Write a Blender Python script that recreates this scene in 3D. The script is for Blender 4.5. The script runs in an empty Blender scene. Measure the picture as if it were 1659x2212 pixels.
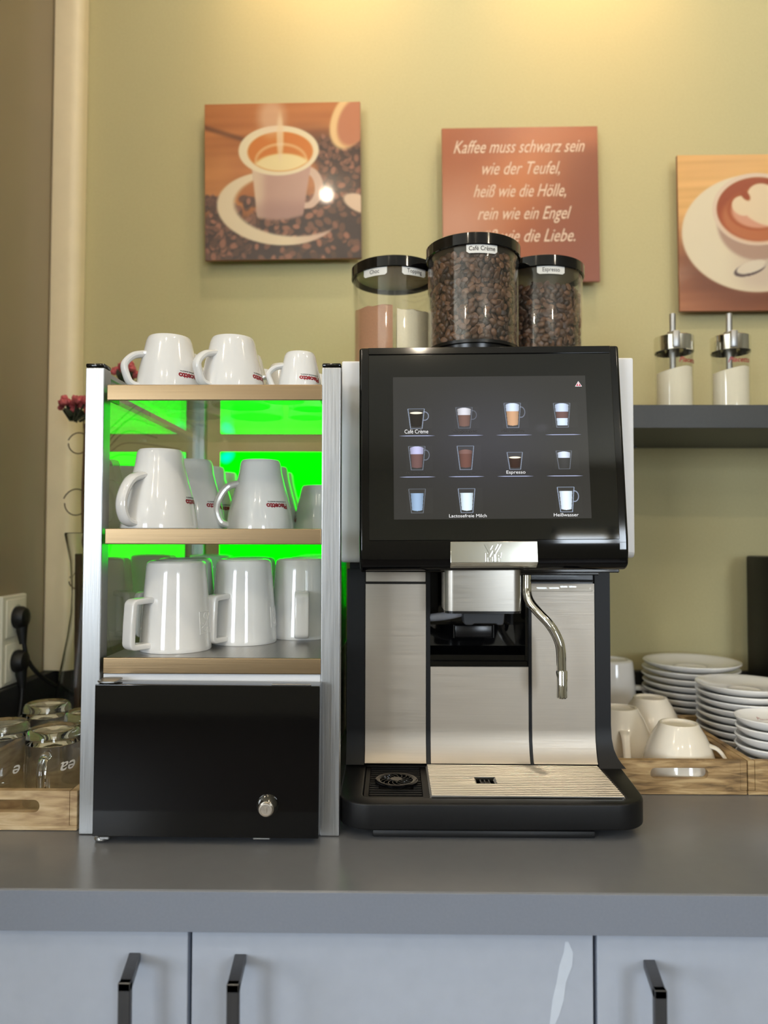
import bpy, bmesh, math, random
import numpy as np
from mathutils import Vector, Matrix, Euler
random.seed(7); rng = np.random.default_rng(7)
S = bpy.context.scene; C = S.collection
PI = math.pi
CT = 0.90                     # height of the worktop's top face; scene numbers below are relative to it

# ------------------------------------------------------------------ camera
cd = bpy.data.cameras.new('camera'); cam = bpy.data.objects.new('camera', cd); C.objects.link(cam)
cam.location = (0, 0, CT + .33)
cam.rotation_euler = (Matrix.Rotation(math.radians(.70), 4, 'Z') @ Matrix.Rotation(math.radians(90 + 1.93), 4, 'X')
                      @ Matrix.Rotation(math.radians(.12), 4, 'Z')).to_euler()
cd.sensor_fit = 'HORIZONTAL'; cd.sensor_width = 36; cd.lens = 36 * 1600 / 1659
cd.clip_start = .02
cd.dof.use_dof = True; cd.dof.focus_distance = .87; cd.dof.aperture_fstop = 4.6
S.camera = cam
# ------------------------------------------------------------------ world, light, exposure
w = bpy.data.worlds.new('world'); S.world = w; w.use_nodes = True
w.node_tree.nodes['Background'].inputs[0].default_value = (.62, .74, 1, 1)
w.node_tree.nodes['Background'].inputs[1].default_value = 1.0
S.view_settings.view_transform = 'Standard'; S.view_settings.look = 'None'
S.view_settings.gamma = 1; S.view_settings.use_curve_mapping = False
S.view_settings.exposure = 0.0

def area(name, loc, rot, sx, sy, power, col):
    l = bpy.data.lights.new(name, 'AREA'); l.shape = 'RECTANGLE'; l.size = sx; l.size_y = sy
    l.energy = power; l.color = col
    o = bpy.data.objects.new(name, l); C.objects.link(o); o.location = loc; o.rotation_euler = rot
    return o
WINS = [(-3.0, -1.75, .95, 2.30), (1.15, 2.05, .95, 2.30)]      # windows of the rear wall: x0, x1, z0, z1
REAR = -3.6
for i, (x0, x1, z0, z1) in enumerate(WINS):
    area('daylight', ((x0+x1)/2, REAR-.12, (z0+z1)/2), (PI/2, 0, 0), x1-x0, z1-z0, (98, 72)[i], (.80, .90, 1))
area('daylight', (-3.75, -1.2, 1.75), (PI/2, 0, -PI/2), 2.2, 1.6, 105, (.88, .94, 1))
def spot(name, loc, tgt, power, col, ang, blend=.6, rad=.03):
    l = bpy.data.lights.new(name, 'SPOT'); l.energy = power; l.color = col; l.spot_size = math.radians(ang)
    l.spot_blend = blend; l.shadow_soft_size = rad
    o = bpy.data.objects.new(name, l); C.objects.link(o); o.location = loc
    o.rotation_euler = (Vector(tgt) - Vector(loc)).to_track_quat('-Z', 'Y').to_euler(); return o
CEIL = 2.75
WARM = (1, .56, .20); SOFT = (1, .87, .68)
spot('downlight_lamp', (-.13, .98, CEIL-.05), (-.13, 1.40, 2.2), 9.5, SOFT, 104, 1.0)
spot('downlight_lamp', (.38, .98, CEIL-.05), (.38, 1.40, 2.2), 9.5, SOFT, 104, 1.0)
for x in (-.14, .37): spot('downlight_lamp', (x, 1.22, CEIL-.05), (x, 1.40, 2.44), 17, WARM, 66, 1.0)
DOWN = [(-.29, -.41), (.45, .25), (-1.1, -.5), (1.25, .25), (-.7, -1.5), (.12, -1.5), (1.6, -1.5), (-1.6, -2.6), (1.8, -2.6)]
for x, y in DOWN:
    l = bpy.data.lights.new('downlight_lamp', 'POINT'); l.energy = 8.0; l.color = SOFT; l.shadow_soft_size = .028
    o = bpy.data.objects.new('downlight_lamp', l); C.objects.link(o); o.location = (x, y, CEIL-.04)

# ------------------------------------------------------------------ materials
def lin(r, g, b):
    f = lambda c: (c/255/12.92) if c/255 <= .04045 else ((c/255+.055)/1.055)**2.4
    return (f(r), f(g), f(b), 1)
def newmat(name):
    m = bpy.data.materials.new(name); m.use_nodes = True
    return m, m.node_tree.nodes, m.node_tree.links, m.node_tree.nodes['Principled BSDF']
def mat(name, col, rough=.5, metal=0, noise=.06, scale=(30, 30, 30), bump=0, coat=0, spec=.5, rvar=.0, det=3):
    m, N, L, b = newmat(name)
    tc = N.new('ShaderNodeTexCoord'); mp = N.new('ShaderNodeMapping'); mp.inputs['Scale'].default_value = scale
    nz = N.new('ShaderNodeTexNoise'); nz.inputs['Scale'].default_value = 1; nz.inputs['Detail'].default_value = det
    L.new(tc.outputs['Object'], mp.inputs[0]); L.new(mp.outputs[0], nz.inputs['Vector'])
    mr = N.new('ShaderNodeMapRange'); mr.inputs['From Min'].default_value = .3; mr.inputs['From Max'].default_value = .7
    mr.inputs['To Min'].default_value = 1-noise; mr.inputs['To Max'].default_value = 1+noise
    L.new(nz.outputs[0], mr.inputs[0])
    mx = N.new('ShaderNodeVectorMath'); mx.operation = 'SCALE'; mx.inputs[0].default_value = col[:3]
    L.new(mr.outputs[0], mx.inputs['Scale']); L.new(mx.outputs[0], b.inputs['Base Color'])
    b.inputs['Roughness'].default_value = rough; b.inputs['Metallic'].default_value = metal
    b.inputs['Coat Weight'].default_value = coat; b.inputs['Coat Roughness'].default_value = .03
    b.inputs['Specular IOR Level'].default_value = spec
    if rvar:
        r2 = N.new('ShaderNodeMapRange'); r2.inputs['From Min'].default_value = .3; r2.inputs['From Max'].default_value = .7
        r2.inputs['To Min'].default_value = rough-rvar; r2.inputs['To Max'].default_value = rough+rvar
        L.new(nz.outputs[0], r2.inputs[0]); L.new(r2.outputs[0], b.inputs['Roughness'])
    if bump:
        bp = N.new('ShaderNodeBump'); bp.inputs['Strength'].default_value = bump; bp.inputs['Distance'].default_value = .001
        L.new(nz.outputs[0], bp.inputs['Height']); L.new(bp.outputs[0], b.inputs['Normal'])
    return m
def thin_glass(name, tint=(1, 1, 1), rough=.01, f0=.04, dirt=0):
    m, N, L, b = newmat(name); N.remove(b); out = N['Material Output']
    g = N.new('ShaderNodeNewGeometry'); d = N.new('ShaderNodeVectorMath'); d.operation = 'DOT_PRODUCT'
    L.new(g.outputs['Normal'], d.inputs[0]); L.new(g.outputs['Incoming'], d.inputs[1])
    def mth(op, a, bb=None):
        n = N.new('ShaderNodeMath'); n.operation = op
        for i, v in enumerate((a, bb)):
            if v is None: continue
            if isinstance(v, (int, float)): n.inputs[i].default_value = v
            else: L.new(v, n.inputs[i])
        return n.outputs[0]
    c = mth('ABSOLUTE', d.outputs['Value']); i1 = mth('SUBTRACT', 1.0, c); p = mth('POWER', i1, 5.0)
    s = mth('MULTIPLY', p, 1-f0); fr = mth('ADD', s, f0)
    tr = N.new('ShaderNodeBsdfTransparent'); tr.inputs[0].default_value = (*tint, 1)
    gl = N.new('ShaderNodeBsdfGlossy'); gl.inputs['Roughness'].default_value = rough; gl.inputs[0].default_value = (1, 1, 1, 1)
    mx = N.new('ShaderNodeMixShader'); L.new(fr, mx.inputs[0]); L.new(tr.outputs[0], mx.inputs[1]); L.new(gl.outputs[0], mx.inputs[2])
    res = mx.outputs[0]
    if dirt:
        nz = N.new('ShaderNodeTexNoise'); nz.inputs['Scale'].default_value = 60
        df = N.new('ShaderNodeBsdfDiffuse'); df.inputs[0].default_value = (.8, .8, .78, 1)
        m2 = N.new('ShaderNodeMixShader'); L.new(mth('MULTIPLY', nz.outputs[0], dirt), m2.inputs[0])
        L.new(res, m2.inputs[1]); L.new(df.outputs[0], m2.inputs[2]); res = m2.outputs[0]
    L.new(res, out.inputs[0]); return m
def painted(name, rough=.4, emit=0, coat=0, spec=.5):
    m, N, L, b = newmat(name)
    a = N.new('ShaderNodeVertexColor'); a.layer_name = 'paint'
    if emit:
        L.new(a.outputs[0], b.inputs['Emission Color']); b.inputs['Emission Strength'].default_value = emit
        b.inputs['Base Color'].default_value = (.004, .004, .004, 1)
    else: L.new(a.outputs[0], b.inputs['Base Color'])
    b.inputs['Roughness'].default_value = rough; b.inputs['Coat Weight'].default_value = coat; b.inputs['Coat Roughness'].default_value = .04
    b.inputs['Specular IOR Level'].default_value = spec
    return m
def emitter(name, col, strength, spec=.5, rough=.3):
    m, N, L, b = newmat(name); b.inputs['Base Color'].default_value = (.01, .01, .01, 1)
    b.inputs['Emission Color'].default_value = col; b.inputs['Emission Strength'].default_value = strength
    b.inputs['Roughness'].default_value = rough; b.inputs['Specular IOR Level'].default_value = spec
    return m
M = {}
M['wall'] = mat('olive_wall_paint', lin(194, 184, 139), .85, noise=.03, scale=(260, 260, 260), bump=.25)
M['side_wall'] = mat('grey_brown_glossy_paint', lin(150, 136, 112), .25, noise=.04, scale=(3, 3, 3))
M['cream'] = mat('cream_plastic_trim', lin(246, 228, 192), .45, noise=.02)
M['ceiling'] = mat('ceiling_paint', lin(225, 218, 200), .9, noise=.02)
M['rear'] = mat('rear_wall_paint', lin(150, 146, 130), .9, noise=.03)
M['floor'] = mat('dark_floor_boards', lin(66, 56, 48), .5, noise=.2, scale=(3, 30, 3))
M['worktop'] = mat('dark_grey_laminate', lin(118, 120, 124), .25, noise=.015, scale=(60, 60, 60))
M['edge'] = mat('grey_laminate_edge', lin(128, 134, 146), .32, noise=.03, scale=(400, 400, 400), bump=.05)
M['door'] = mat('pale_grey_lacquer', lin(176, 183, 196), .32, noise=.02, scale=(60, 60, 60))
M['streak'] = mat('whitish_streak', lin(206, 214, 226), .25, noise=.02, scale=(60, 60, 60))
M['carcass'] = mat('cabinet_carcass', lin(38, 38, 40), .6)
M['handle'] = mat('anthracite_metal', lin(92, 92, 94), .35, metal=.7, noise=.05, scale=(300, 300, 20))
M['black'] = mat('satin_black_plastic', lin(19, 19, 20), .42, noise=.08, scale=(900, 900, 900), bump=.05, spec=.3)
M['gloss_black'] = mat('gloss_black_plastic', lin(9, 9, 10), .06, noise=.02, spec=.55)
M['bezel'] = mat('black_glass', lin(24, 25, 23), .035, noise=.02, spec=.6)
M['white'] = mat('white_plastic_cover', lin(246, 246, 248), .35, noise=.01)
M['steel'] = mat('brushed_steel', (.51, .45, .375), .42, metal=.7, noise=.03, scale=(14, 14, 500), bump=.05, rvar=.05, det=5)
M['spout'] = mat('brushed_steel_spout', (.47, .44, .39), .33, metal=.9, noise=.03, scale=(14, 14, 500), bump=.03, rvar=.03)
M['alu'] = mat('brushed_aluminium', (.48, .48, .475), .38, metal=1, noise=.05, scale=(700, 700, 12), bump=.12, rvar=.05)
M['bronze'] = mat('bronze_anodised_trim', (.31, .215, .118), .36, metal=1, noise=.05, scale=(10, 10, 700), bump=.06)
M['plate_steel'] = mat('shelf_plate_steel', (.46, .44, .41), .30, metal=1, noise=.04, scale=(400, 20, 20), bump=.05)
M['chrome'] = mat('chrome', (.86, .85, .80), .05, metal=1, noise=.01)
M['badge'] = mat('polished_badge', (.90, .89, .80), .16, metal=1, noise=.01)
M['grille'] = mat('grille_steel', (.56, .52, .46), .33, metal=.85, noise=.05, scale=(20, 300, 300))
M['porcelain'] = mat('white_porcelain', lin(240, 239, 237), .10, noise=.012, scale=(40, 40, 40), coat=.5)
M['cream_porcelain'] = mat('warm_white_porcelain', lin(242, 233, 216), .12, noise=.012, scale=(40, 40, 40), coat=.4)
M['red'] = mat('red_print', lin(150, 22, 38), .4)
M['dark_print'] = mat('dark_print', lin(50, 46, 48), .4)
M['white_print'] = mat('white_print', lin(240, 236, 226), .5)
M['board_print'] = mat('cream_print', lin(232, 205, 178), .5)
M['label'] = mat('white_label', lin(236, 235, 230), .35, noise=.01)
M['smoke'] = mat('dark_plastic', lin(18, 17, 17), .25, noise=.05)
M['seal'] = mat('grey_seal', lin(156, 146, 122), .4)
M['nozzle'] = mat('nozzle_plastic', lin(44, 46, 50), .3)
M['panel_edge'] = mat('print_panel_edge', lin(142, 92, 60), .5)
M['socket'] = mat('socket_white', lin(240, 234, 214), .3, noise=.01)
M['rubber'] = mat('black_rubber', lin(14, 14, 15), .5, noise=.1)
M['sugar'] = mat('white_sugar', lin(255, 247, 226), .8, noise=.06, scale=(900, 900, 900), bump=.6)
M['choc'] = mat('chocolate_powder', lin(196, 146, 114), .9, noise=.06, scale=(500, 500, 500), bump=.4)
M['topping'] = mat('milk_powder', lin(254, 242, 212), .9, noise=.03, scale=(500, 500, 500), bump=.4)
M['pink'] = mat('pink_petal', lin(196, 92, 96), .6, noise=.25, scale=(60, 60, 60))
M['twig'] = mat('brown_twig', lin(88, 62, 40), .7, noise=.2, scale=(60, 60, 60))
M['leaf'] = mat('dark_green_leaf', lin(44, 48, 32), .6, noise=.2)
M['pane'] = thin_glass('clear_pane', (.93, .97, .95), .01, .05, .02)
M['clear'] = thin_glass('clear_plastic', (.985, .985, .975), .02, .05, .012)
M['mug_wall'] = thin_glass('mug_wall_glass', (.97, .98, .97), .01, .09, .02)
M['side_pane'] = thin_glass('side_pane_glass', (.80, .84, .82), .005, .15, .01)
M['shelf_glass'] = thin_glass('shelf_glass', (.88, .92, .90), .005, .12, .01)
M['clear2'] = thin_glass('clear_jar_glass', (.96, .96, .95), .02, .05)
M['hose'] = mat('milky_hose', lin(150, 152, 160), .3, noise=.04)
m, N, L, b = newmat('thick_glass'); b.inputs['Base Color'].default_value = (.97, .99, .98, 1)
b.inputs['Transmission Weight'].default_value = 1; b.inputs['Roughness'].default_value = .0; b.inputs['IOR'].default_value = 1.47; M['glass'] = m
# wood
def woodmat(name, c1, c2, c3, scale):
    m, N, L, b = newmat(name)
    tc = N.new('ShaderNodeTexCoord'); mp = N.new('ShaderNodeMapping'); mp.inputs['Scale'].default_value = scale
    nz = N.new('ShaderNodeTexNoise'); nz.inputs['Scale'].default_value = 1; nz.inputs['Detail'].default_value = 7; nz.inputs['Distortion'].default_value = .6
    L.new(tc.outputs['Object'], mp.inputs[0]); L.new(mp.outputs[0], nz.inputs['Vector'])
    cr = N.new('ShaderNodeValToRGB'); e = cr.color_ramp.elements
    e[0].position = .32; e[0].color = c1; e[1].position = .68; e[1].color = c3; k = e.new(.5); k.color = c2
    L.new(nz.outputs[0], cr.inputs[0]); L.new(cr.outputs[0], b.inputs['Base Color'])
    bp = N.new('ShaderNodeBump'); bp.inputs['Strength'].default_value = .5; bp.inputs['Distance'].default_value = .0008
    L.new(nz.outputs[0], bp.inputs['Height']); L.new(bp.outputs[0], b.inputs['Normal']); b.inputs['Roughness'].default_value = .6
    return m
M['wood'] = woodmat('weathered_wood', lin(112, 88, 56), lin(165, 134, 90), lin(200, 172, 126), (22, 22, 170))
M['pale_wood'] = woodmat('pale_mango_wood', lin(160, 130, 94), lin(196, 168, 126), lin(216, 192, 152), (20, 20, 120))
# beans
m, N, L, b = newmat('roasted_bean'); g = N.new('ShaderNodeNewGeometry'); cr = N.new('ShaderNodeValToRGB')
cr.color_ramp.elements[0].color = lin(46, 30, 22); cr.color_ramp.elements[1].color = lin(118, 82, 58)
L.new(g.outputs['Random Per Island'], cr.inputs[0]); L.new(cr.outputs[0], b.inputs['Base Color'])
b.inputs['Roughness'].default_value = .34; M['bean'] = m
# light panel: green LEDs behind a frosted sheet, one group of diodes cyan
m, N, L, b = newmat('green_light_panel'); b.inputs['Base Color'].default_value = (0, .02, 0, 1); b.inputs['Roughness'].default_value = .6; b.inputs['Specular IOR Level'].default_value = .05
tc = N.new('ShaderNodeTexCoord'); nz = N.new('ShaderNodeTexNoise'); nz.inputs['Scale'].default_value = 9; nz.inputs['Detail'].default_value = 1
L.new(tc.outputs['Object'], nz.inputs['Vector']); cr = N.new('ShaderNodeValToRGB')
cr.color_ramp.elements[0].position = .64; cr.color_ramp.elements[0].color = (0, 1, .0, 1)
cr.color_ramp.elements[1].position = .80; cr.color_ramp.elements[1].color = (0, .9, .9, 1)
L.new(nz.outputs[0], cr.inputs[0]); L.new(cr.outputs[0], b.inputs['Emission Color']); b.inputs['Emission Strength'].default_value = 3.4
M['green'] = m

# ------------------------------------------------------------------ mesh helpers
def bx(bm, x0, x1, y0, y1, z0, z1, bev=0, seg=2):
    t = bmesh.new(); bmesh.ops.create_cube(t, size=1)
    for v in t.verts: v.co = ((x0+x1)/2+v.co.x*(x1-x0), (y0+y1)/2+v.co.y*(y1-y0), (z0+z1)/2+v.co.z*(z1-z0))
    if bev: bmesh.ops.bevel(t, geom=t.edges[:]+t.verts[:], offset=bev, segments=seg, profile=.5, affect='EDGES')
    merge(bm, t)
def merge(bm, t):
    me = bpy.data.meshes.new('t'); t.to_mesh(me); t.free(); bm.from_mesh(me); bpy.data.meshes.remove(me)
def prism(bm, poly, axis, a0, a1, bev=0, seg=2):
    """poly in the two other axes (cyclic order x,y,z without axis), extruded along axis"""
    t = bmesh.new()
    def co(p, a):
        return {'x': (a, p[0], p[1]), 'y': (p[0], a, p[1]), 'z': (p[0], p[1], a)}[axis]
    vs = [t.verts.new(co(p, a0)) for p in poly]; f = t.faces.new(vs)
    r = bmesh.ops.extrude_face_region(t, geom=[f])
    d = {'x': (a1-a0, 0, 0), 'y': (0, a1-a0, 0), 'z': (0, 0, a1-a0)}[axis]
    bmesh.ops.translate(t, verts=[e for e in r['geom'] if isinstance(e, bmesh.types.BMVert)], vec=d)
    bmesh.ops.recalc_face_normals(t, faces=t.faces[:])
    if bev:
        es = [e for e in t.edges if e.calc_face_angle(0) > .6]
        bmesh.ops.bevel(t, geom=es, offset=bev, segments=seg, profile=.5, affect='EDGES')
    merge(bm, t)
def lathe(bm, prof, cx=0, cy=0, cz=0, seg=40, mx=None):
    t = bmesh.new(); rings = []
    for r, z in prof:
        if r < 1e-6: rings.append([t.verts.new((0, 0, z))])
        else: rings.append([t.verts.new((r*math.cos(2*PI*i/seg), r*math.sin(2*PI*i/seg), z)) for i in range(seg)])
    for a, b_ in zip(rings, rings[1:]):
        for i in range(seg):
            j = (i+1) % seg
            q = [a[i % len(a)], a[j % len(a)], b_[j % len(b_)], b_[i % len(b_)]]
            u = []
            for v in q:
                if v not in u: u.append(v)
            if len(u) > 2: t.faces.new(u)
    bmesh.ops.recalc_face_normals(t, faces=t.faces[:])
    if mx is not None: t.transform(mx)
    bmesh.ops.translate(t, verts=t.verts[:], vec=(cx, cy, cz)); merge(bm, t)
def smooth_path(pts, n):
    P = [Vector(p) for p in pts]; P = [2*P[0]-P[1]] + P + [2*P[-1]-P[-2]]; out = []
    for k in range(1, len(P)-2):
        for i in range(n):
            u = i/n; a, b_, c, d = P[k-1:k+3]
            out.append(.5*((2*b_)+(-a+c)*u+(2*a-5*b_+4*c-d)*u*u+(-a+3*b_-3*c+d)*u**3))
    out.append(P[-2]); return out
def sweep(bm, pts, hw, ht, side=None, seg=12, power=2.0, caps=True):
    """sweep a superellipse section (half width hw along 'side', half thickness ht) along pts; hw/ht may be lists"""
    P = [Vector(p) for p in pts]; n = len(P); t = bmesh.new(); rings = []
    for i in range(n):
        tg = (P[min(i+1, n-1)]-P[max(i-1, 0)]).normalized()
        sd = Vector(side).normalized() if side is not None else None
        if sd is None or abs(sd.dot(tg)) > .98:
            if i == 0 or side is not None: sd = tg.orthogonal().normalized()
            else: sd = prev
        sd = (sd-tg*sd.dot(tg)).normalized(); prev = sd; nm = tg.cross(sd)
        a = hw[i] if isinstance(hw, (list, tuple)) else hw; c = ht[i] if isinstance(ht, (list, tuple)) else ht
        # mitre
        k = 1.0
        if 0 < i < n-1:
            d1 = (P[i]-P[i-1]).normalized(); k = 1/max(.7, abs(d1.dot(tg)))
        ring = []
        for j in range(seg):
            th = 2*PI*(j+.5)/seg; cs, sn = math.cos(th), math.sin(th)
            ring.append(t.verts.new(P[i]+sd*(a*math.copysign(abs(cs)**(2/power), cs))+nm*(k*c*math.copysign(abs(sn)**(2/power), sn))))
        rings.append(ring)
    for a, b_ in zip(rings, rings[1:]):
        for j in range(seg): t.faces.new((a[j], a[(j+1) % seg], b_[(j+1) % seg], b_[j]))
    if caps: t.faces.new(rings[0][::-1]); t.faces.new(rings[-1])
    bmesh.ops.recalc_face_normals(t, faces=t.faces[:]); merge(bm, t)
def rrect(x0, x1, y0, y1, r, n=5):
    if isinstance(r, (int, float)): r = (r,)*4
    out = []
    for (cx, cy, a0), rr in zip((((x1, y1, 0)), ((x0, y1, 90)), ((x0, y0, 180)), ((x1, y0, 270))), r):
        sx = -1 if cx == x1 else 1; sy = -1 if cy == y1 else 1
        for i in range(n+1):
            a = math.radians(a0+90*i/n); out.append((cx+sx*rr+rr*math.cos(a), cy+sy*rr+rr*math.sin(a)))
    return out
def holed(bm, outer, holes, axis, a0, a1):
    """plate with holes: outlines filled with triangle_fill, then extruded"""
    t = bmesh.new(); es = []
    def co(p): return {'x': (a0, p[0], p[1]), 'y': (p[0], a0, p[1]), 'z': (p[0], p[1], a0)}[axis]
    for lp in [outer]+holes:
        vs = [t.verts.new(co(p)) for p in lp]; es += [t.edges.new((vs[i], vs[(i+1) % len(vs)])) for i in range(len(vs))]
    bmesh.ops.triangle_fill(t, edges=es, use_beauty=True)
    r = bmesh.ops.extrude_face_region(t, geom=t.faces[:])
    d = {'x': (a1-a0, 0, 0), 'y': (0, a1-a0, 0), 'z': (0, 0, a1-a0)}[axis]
    bmesh.ops.translate(t, verts=[e for e in r['geom'] if isinstance(e, bmesh.types.BMVert)], vec=d)
    bmesh.ops.recalc_face_normals(t, faces=t.faces[:]); merge(bm, t)

# ------------------------------------------------------------------ object helpers (scene numbers relative to the worktop top)
def total(o):
    v = Vector((0, 0, 0))
    while o: v += o.location; o = o.parent
    return v
def fin(me, ang=35):
    me.polygons.foreach_set('use_smooth', [True]*len(me.polygons)); me.set_sharp_from_angle(angle=math.radians(ang))
def obj(name, bm, m, parent=None, loc=None, label=None, wn=False, xf=None, ang=35):
    """link bm (scene numbers) as one object; loc = origin in scene numbers when top level"""
    if xf is not None: bm.transform(xf)
    if parent is not None: off = total(parent) - Vector((0, 0, CT))
    else: off = Vector(loc if loc else (0, 0, 0))
    bm.transform(Matrix.Translation(-off)); me = bpy.data.meshes.new(name); bm.to_mesh(me); bm.free()
    for mm in (m if isinstance(m, (list, tuple)) else [m]): me.materials.append(mm)
    fin(me, ang); o = bpy.data.objects.new(name, me); C.objects.link(o)
    if parent is not None: o.parent = parent
    else: o.location = off + Vector((0, 0, CT))
    if label: o['label'] = label
    if wn:
        md = o.modifiers.new('wn', 'WEIGHTED_NORMAL'); md.keep_sharp = True
    return o
def thing(name, label, cat, loc=(0, 0, 0), group=None, kind=None):
    o = bpy.data.objects.new(name, None); C.objects.link(o); o.location = Vector(loc)+Vector((0, 0, CT))
    o.empty_display_size = .02; return tag(o, label, cat, group, kind)
def tag(o, label, cat, group=None, kind=None):
    o['label'] = label; o['category'] = cat
    if group: o['group'] = group
    if kind: o['kind'] = kind
    return o
def struct(name, bm, m, loc=None, parent=None):
    o = obj(name, bm, m, parent, loc); 
    if parent is None: o['kind'] = 'structure'; o['label'] = name.replace('_', ' ')
    return o
def dup(root, loc, rotz, label, group=None):
    r = root.copy(); C.objects.link(r); r.location = Vector(loc)+Vector((0, 0, CT)); r.rotation_euler = (0, 0, rotz); r['label'] = label
    if group: r['group'] = group
    def rec(a, b_):
        for ch in a.children:
            c = ch.copy(); C.objects.link(c); c.parent = b_; rec(ch, c)
    rec(root, r); return r
_tc = {}
def text2d(s, size=1.0, bold=0, shear=0, sx=1, space=1):
    """lettering as flat triangles, centred in x, baseline 0"""
    key = (s, bold, shear, space)
    if key not in _tc:
        cu = bpy.data.curves.new('t', 'FONT'); cu.body = s; cu.size = 1; cu.offset = bold; cu.shear = shear; cu.space_character = space; cu.resolution_u = 3
        o = bpy.data.objects.new('t', cu); C.objects.link(o); bpy.context.view_layer.update()
        me = bpy.data.meshes.new_from_object(o.evaluated_get(bpy.context.evaluated_depsgraph_get()))
        V = np.array([v.co[:2] for v in me.vertices]); F = [tuple(p.vertices) for p in me.polygons]
        V[:, 0] -= (V[:, 0].min()+V[:, 0].max())/2
        bpy.data.objects.remove(o); bpy.data.curves.remove(cu); bpy.data.meshes.remove(me); _tc[key] = (V, F)
    V, F = _tc[key]; return V*np.array([size*sx, size]), F
def add_flat(bm, V, F, fn):
    vs = [bm.verts.new(fn(x, y)) for x, y in V]
    for f in F:
        try: bm.faces.new([vs[i] for i in f])
        except ValueError: pass
def text_fit(s, width, height, bold=0, shear=0):
    V, F = text2d(s, 1, bold, shear); w0 = V[:, 0].max()-V[:, 0].min(); h0 = V[:, 1].max()
    return V*np.array([width/w0, height/h0]), F
# painting on a grid of vertices
def paint_panel(name, W, H, nx, ny, img, m, parent, origin, ux=(1, 0, 0), uy=(0, 0, 1), label=None):
    """img(u, v) -> rgb 0..255 arrays, v down; flat grid of W x H centred on origin"""
    u, v = np.meshgrid((np.arange(nx))/(nx-1), (np.arange(ny))/(ny-1)); rgb = img(u, v)/255.0*(.93 if name == 'print' else 1)
    linr = np.where(rgb <= .04045, rgb/12.92, ((np.clip(rgb, 0, 1)+.055)/1.055)**2.4)
    off = total(parent)-Vector((0, 0, CT)) if parent else Vector(origin)
    O = np.array(Vector(origin)-off); co = O+((u-.5)*W)[..., None]*np.array(ux)+((.5-v)*H)[..., None]*np.array(uy)
    idx = np.arange(nx*ny).reshape(ny, nx)
    q = np.stack([idx[1:, :-1], idx[1:, 1:], idx[:-1, 1:], idx[:-1, :-1]], -1).reshape(-1, 4)
    me = bpy.data.meshes.new(name); me.from_pydata(co.reshape(-1, 3).tolist(), [], q.tolist())
    at = me.color_attributes.new('paint', 'FLOAT_COLOR', 'POINT')
    at.data.foreach_set('color', np.concatenate([linr.reshape(-1, 3), np.ones((nx*ny, 1))], 1).astype(np.float32).ravel())
    me.materials.append(m); o = bpy.data.objects.new(name, me); C.objects.link(o); o.parent = parent
    if label: o['label'] = label
    return o
def sst(e0, e1, x): t = np.clip((x-e0)/(e1-e0), 0, 1); return t*t*(3-2*t)
def ell(u, v, cx, cy, rx, ry, s=.06, rot=0):
    c, sn = math.cos(rot), math.sin(rot); x = (u-cx)*c+(v-cy)*sn; y = -(u-cx)*sn+(v-cy)*c
    return 1-sst(1-s, 1+s, np.sqrt((x/rx)**2+(y/ry)**2))
def over(img, mask, col): return img*(1-mask[..., None])+np.array(col, float)*mask[..., None]

# ================================================================== ROOM
LW = -.643; BW = 1.40
b = bmesh.new(); bx(b, -4.0, 4.2, REAR-.3, BW+.3, -CT-.05, -CT); struct('floor', b, M['floor'])
b = bmesh.new(); bx(b, -4.0, 4.2, REAR-.3, BW+.3, CEIL-CT, CEIL-CT+.05); struct('ceiling', b, M['ceiling'])
b = bmesh.new(); bx(b, -1.2, 4.2, BW, BW+.12, -CT, CEIL-CT); struct('wall_back', b, M['wall'])
b = bmesh.new(); bx(b, LW-.12, LW, .45, BW, -CT, CEIL-CT); struct('wall_left', b, M['side_wall'])
b = bmesh.new(); bx(b, 4.08, 4.2, REAR, BW, -CT, CEIL-CT); struct('wall_right', b, M['rear'])
b = bmesh.new(); bx(b, -4.0, LW-.12, .45, .57, -CT, CEIL-CT); struct('wall_return', b, M['rear'])
b = bmesh.new(); holed(b, [(-4, -CT), (4.2, -CT), (4.2, CEIL-CT), (-4, CEIL-CT)],
    [[(x0, z0-CT), (x1, z0-CT), (x1, z1-CT), (x0, z1-CT)] for x0, x1, z0, z1 in WINS], 'y', REAR-.1, REAR); struct('wall_rear', b, M['rear'])
b = bmesh.new(); holed(b, [(REAR, -CT), (.45, -CT), (.45, CEIL-CT), (REAR, CEIL-CT)], [[(-2.3, .95-CT), (-.1, .95-CT), (-.1, 2.55-CT), (-2.3, 2.55-CT)]], 'x', -3.7, -3.6)
struct('wall_side', b, M['rear'])
for i, (x0, x1, z0, z1) in enumerate(WINS):
    b = bmesh.new(); z0 -= CT; z1 -= CT; xm = (x0+x1)/2
    for a in ((x0, x0+.05, z0, z1), (x1-.05, x1, z0, z1), (xm-.035, xm+.035, z0, z1), (x0, x1, z0, z0+.05), (x0, x1, z1-.05, z1), (x0, x1, z0+.9, z0+.94)):
        bx(b, a[0], a[1], REAR-.08, REAR-.02, a[2], a[3])
    struct('window_%d' % (i+1), b, M['cream'])
b = bmesh.new()
for a in ((-2.3, -2.24), (-.16, -.1), (-1.23, -1.17)): bx(b, -3.68, -3.62, a[0], a[1], .05, 1.65)
for a in ((.05, .1), (1.6, 1.65)): bx(b, -3.68, -3.62, -2.3, -.1, a[0], a[1])
struct('window_3', b, M['cream'])
b = bmesh.new(); prism(b, rrect(LW+.0005, LW+.052, BW-.04, BW-.0005, (.004, .004, .004, .018)), 'z', .084, CEIL-CT); struct('trim_1', b, M['cream'])
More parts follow.
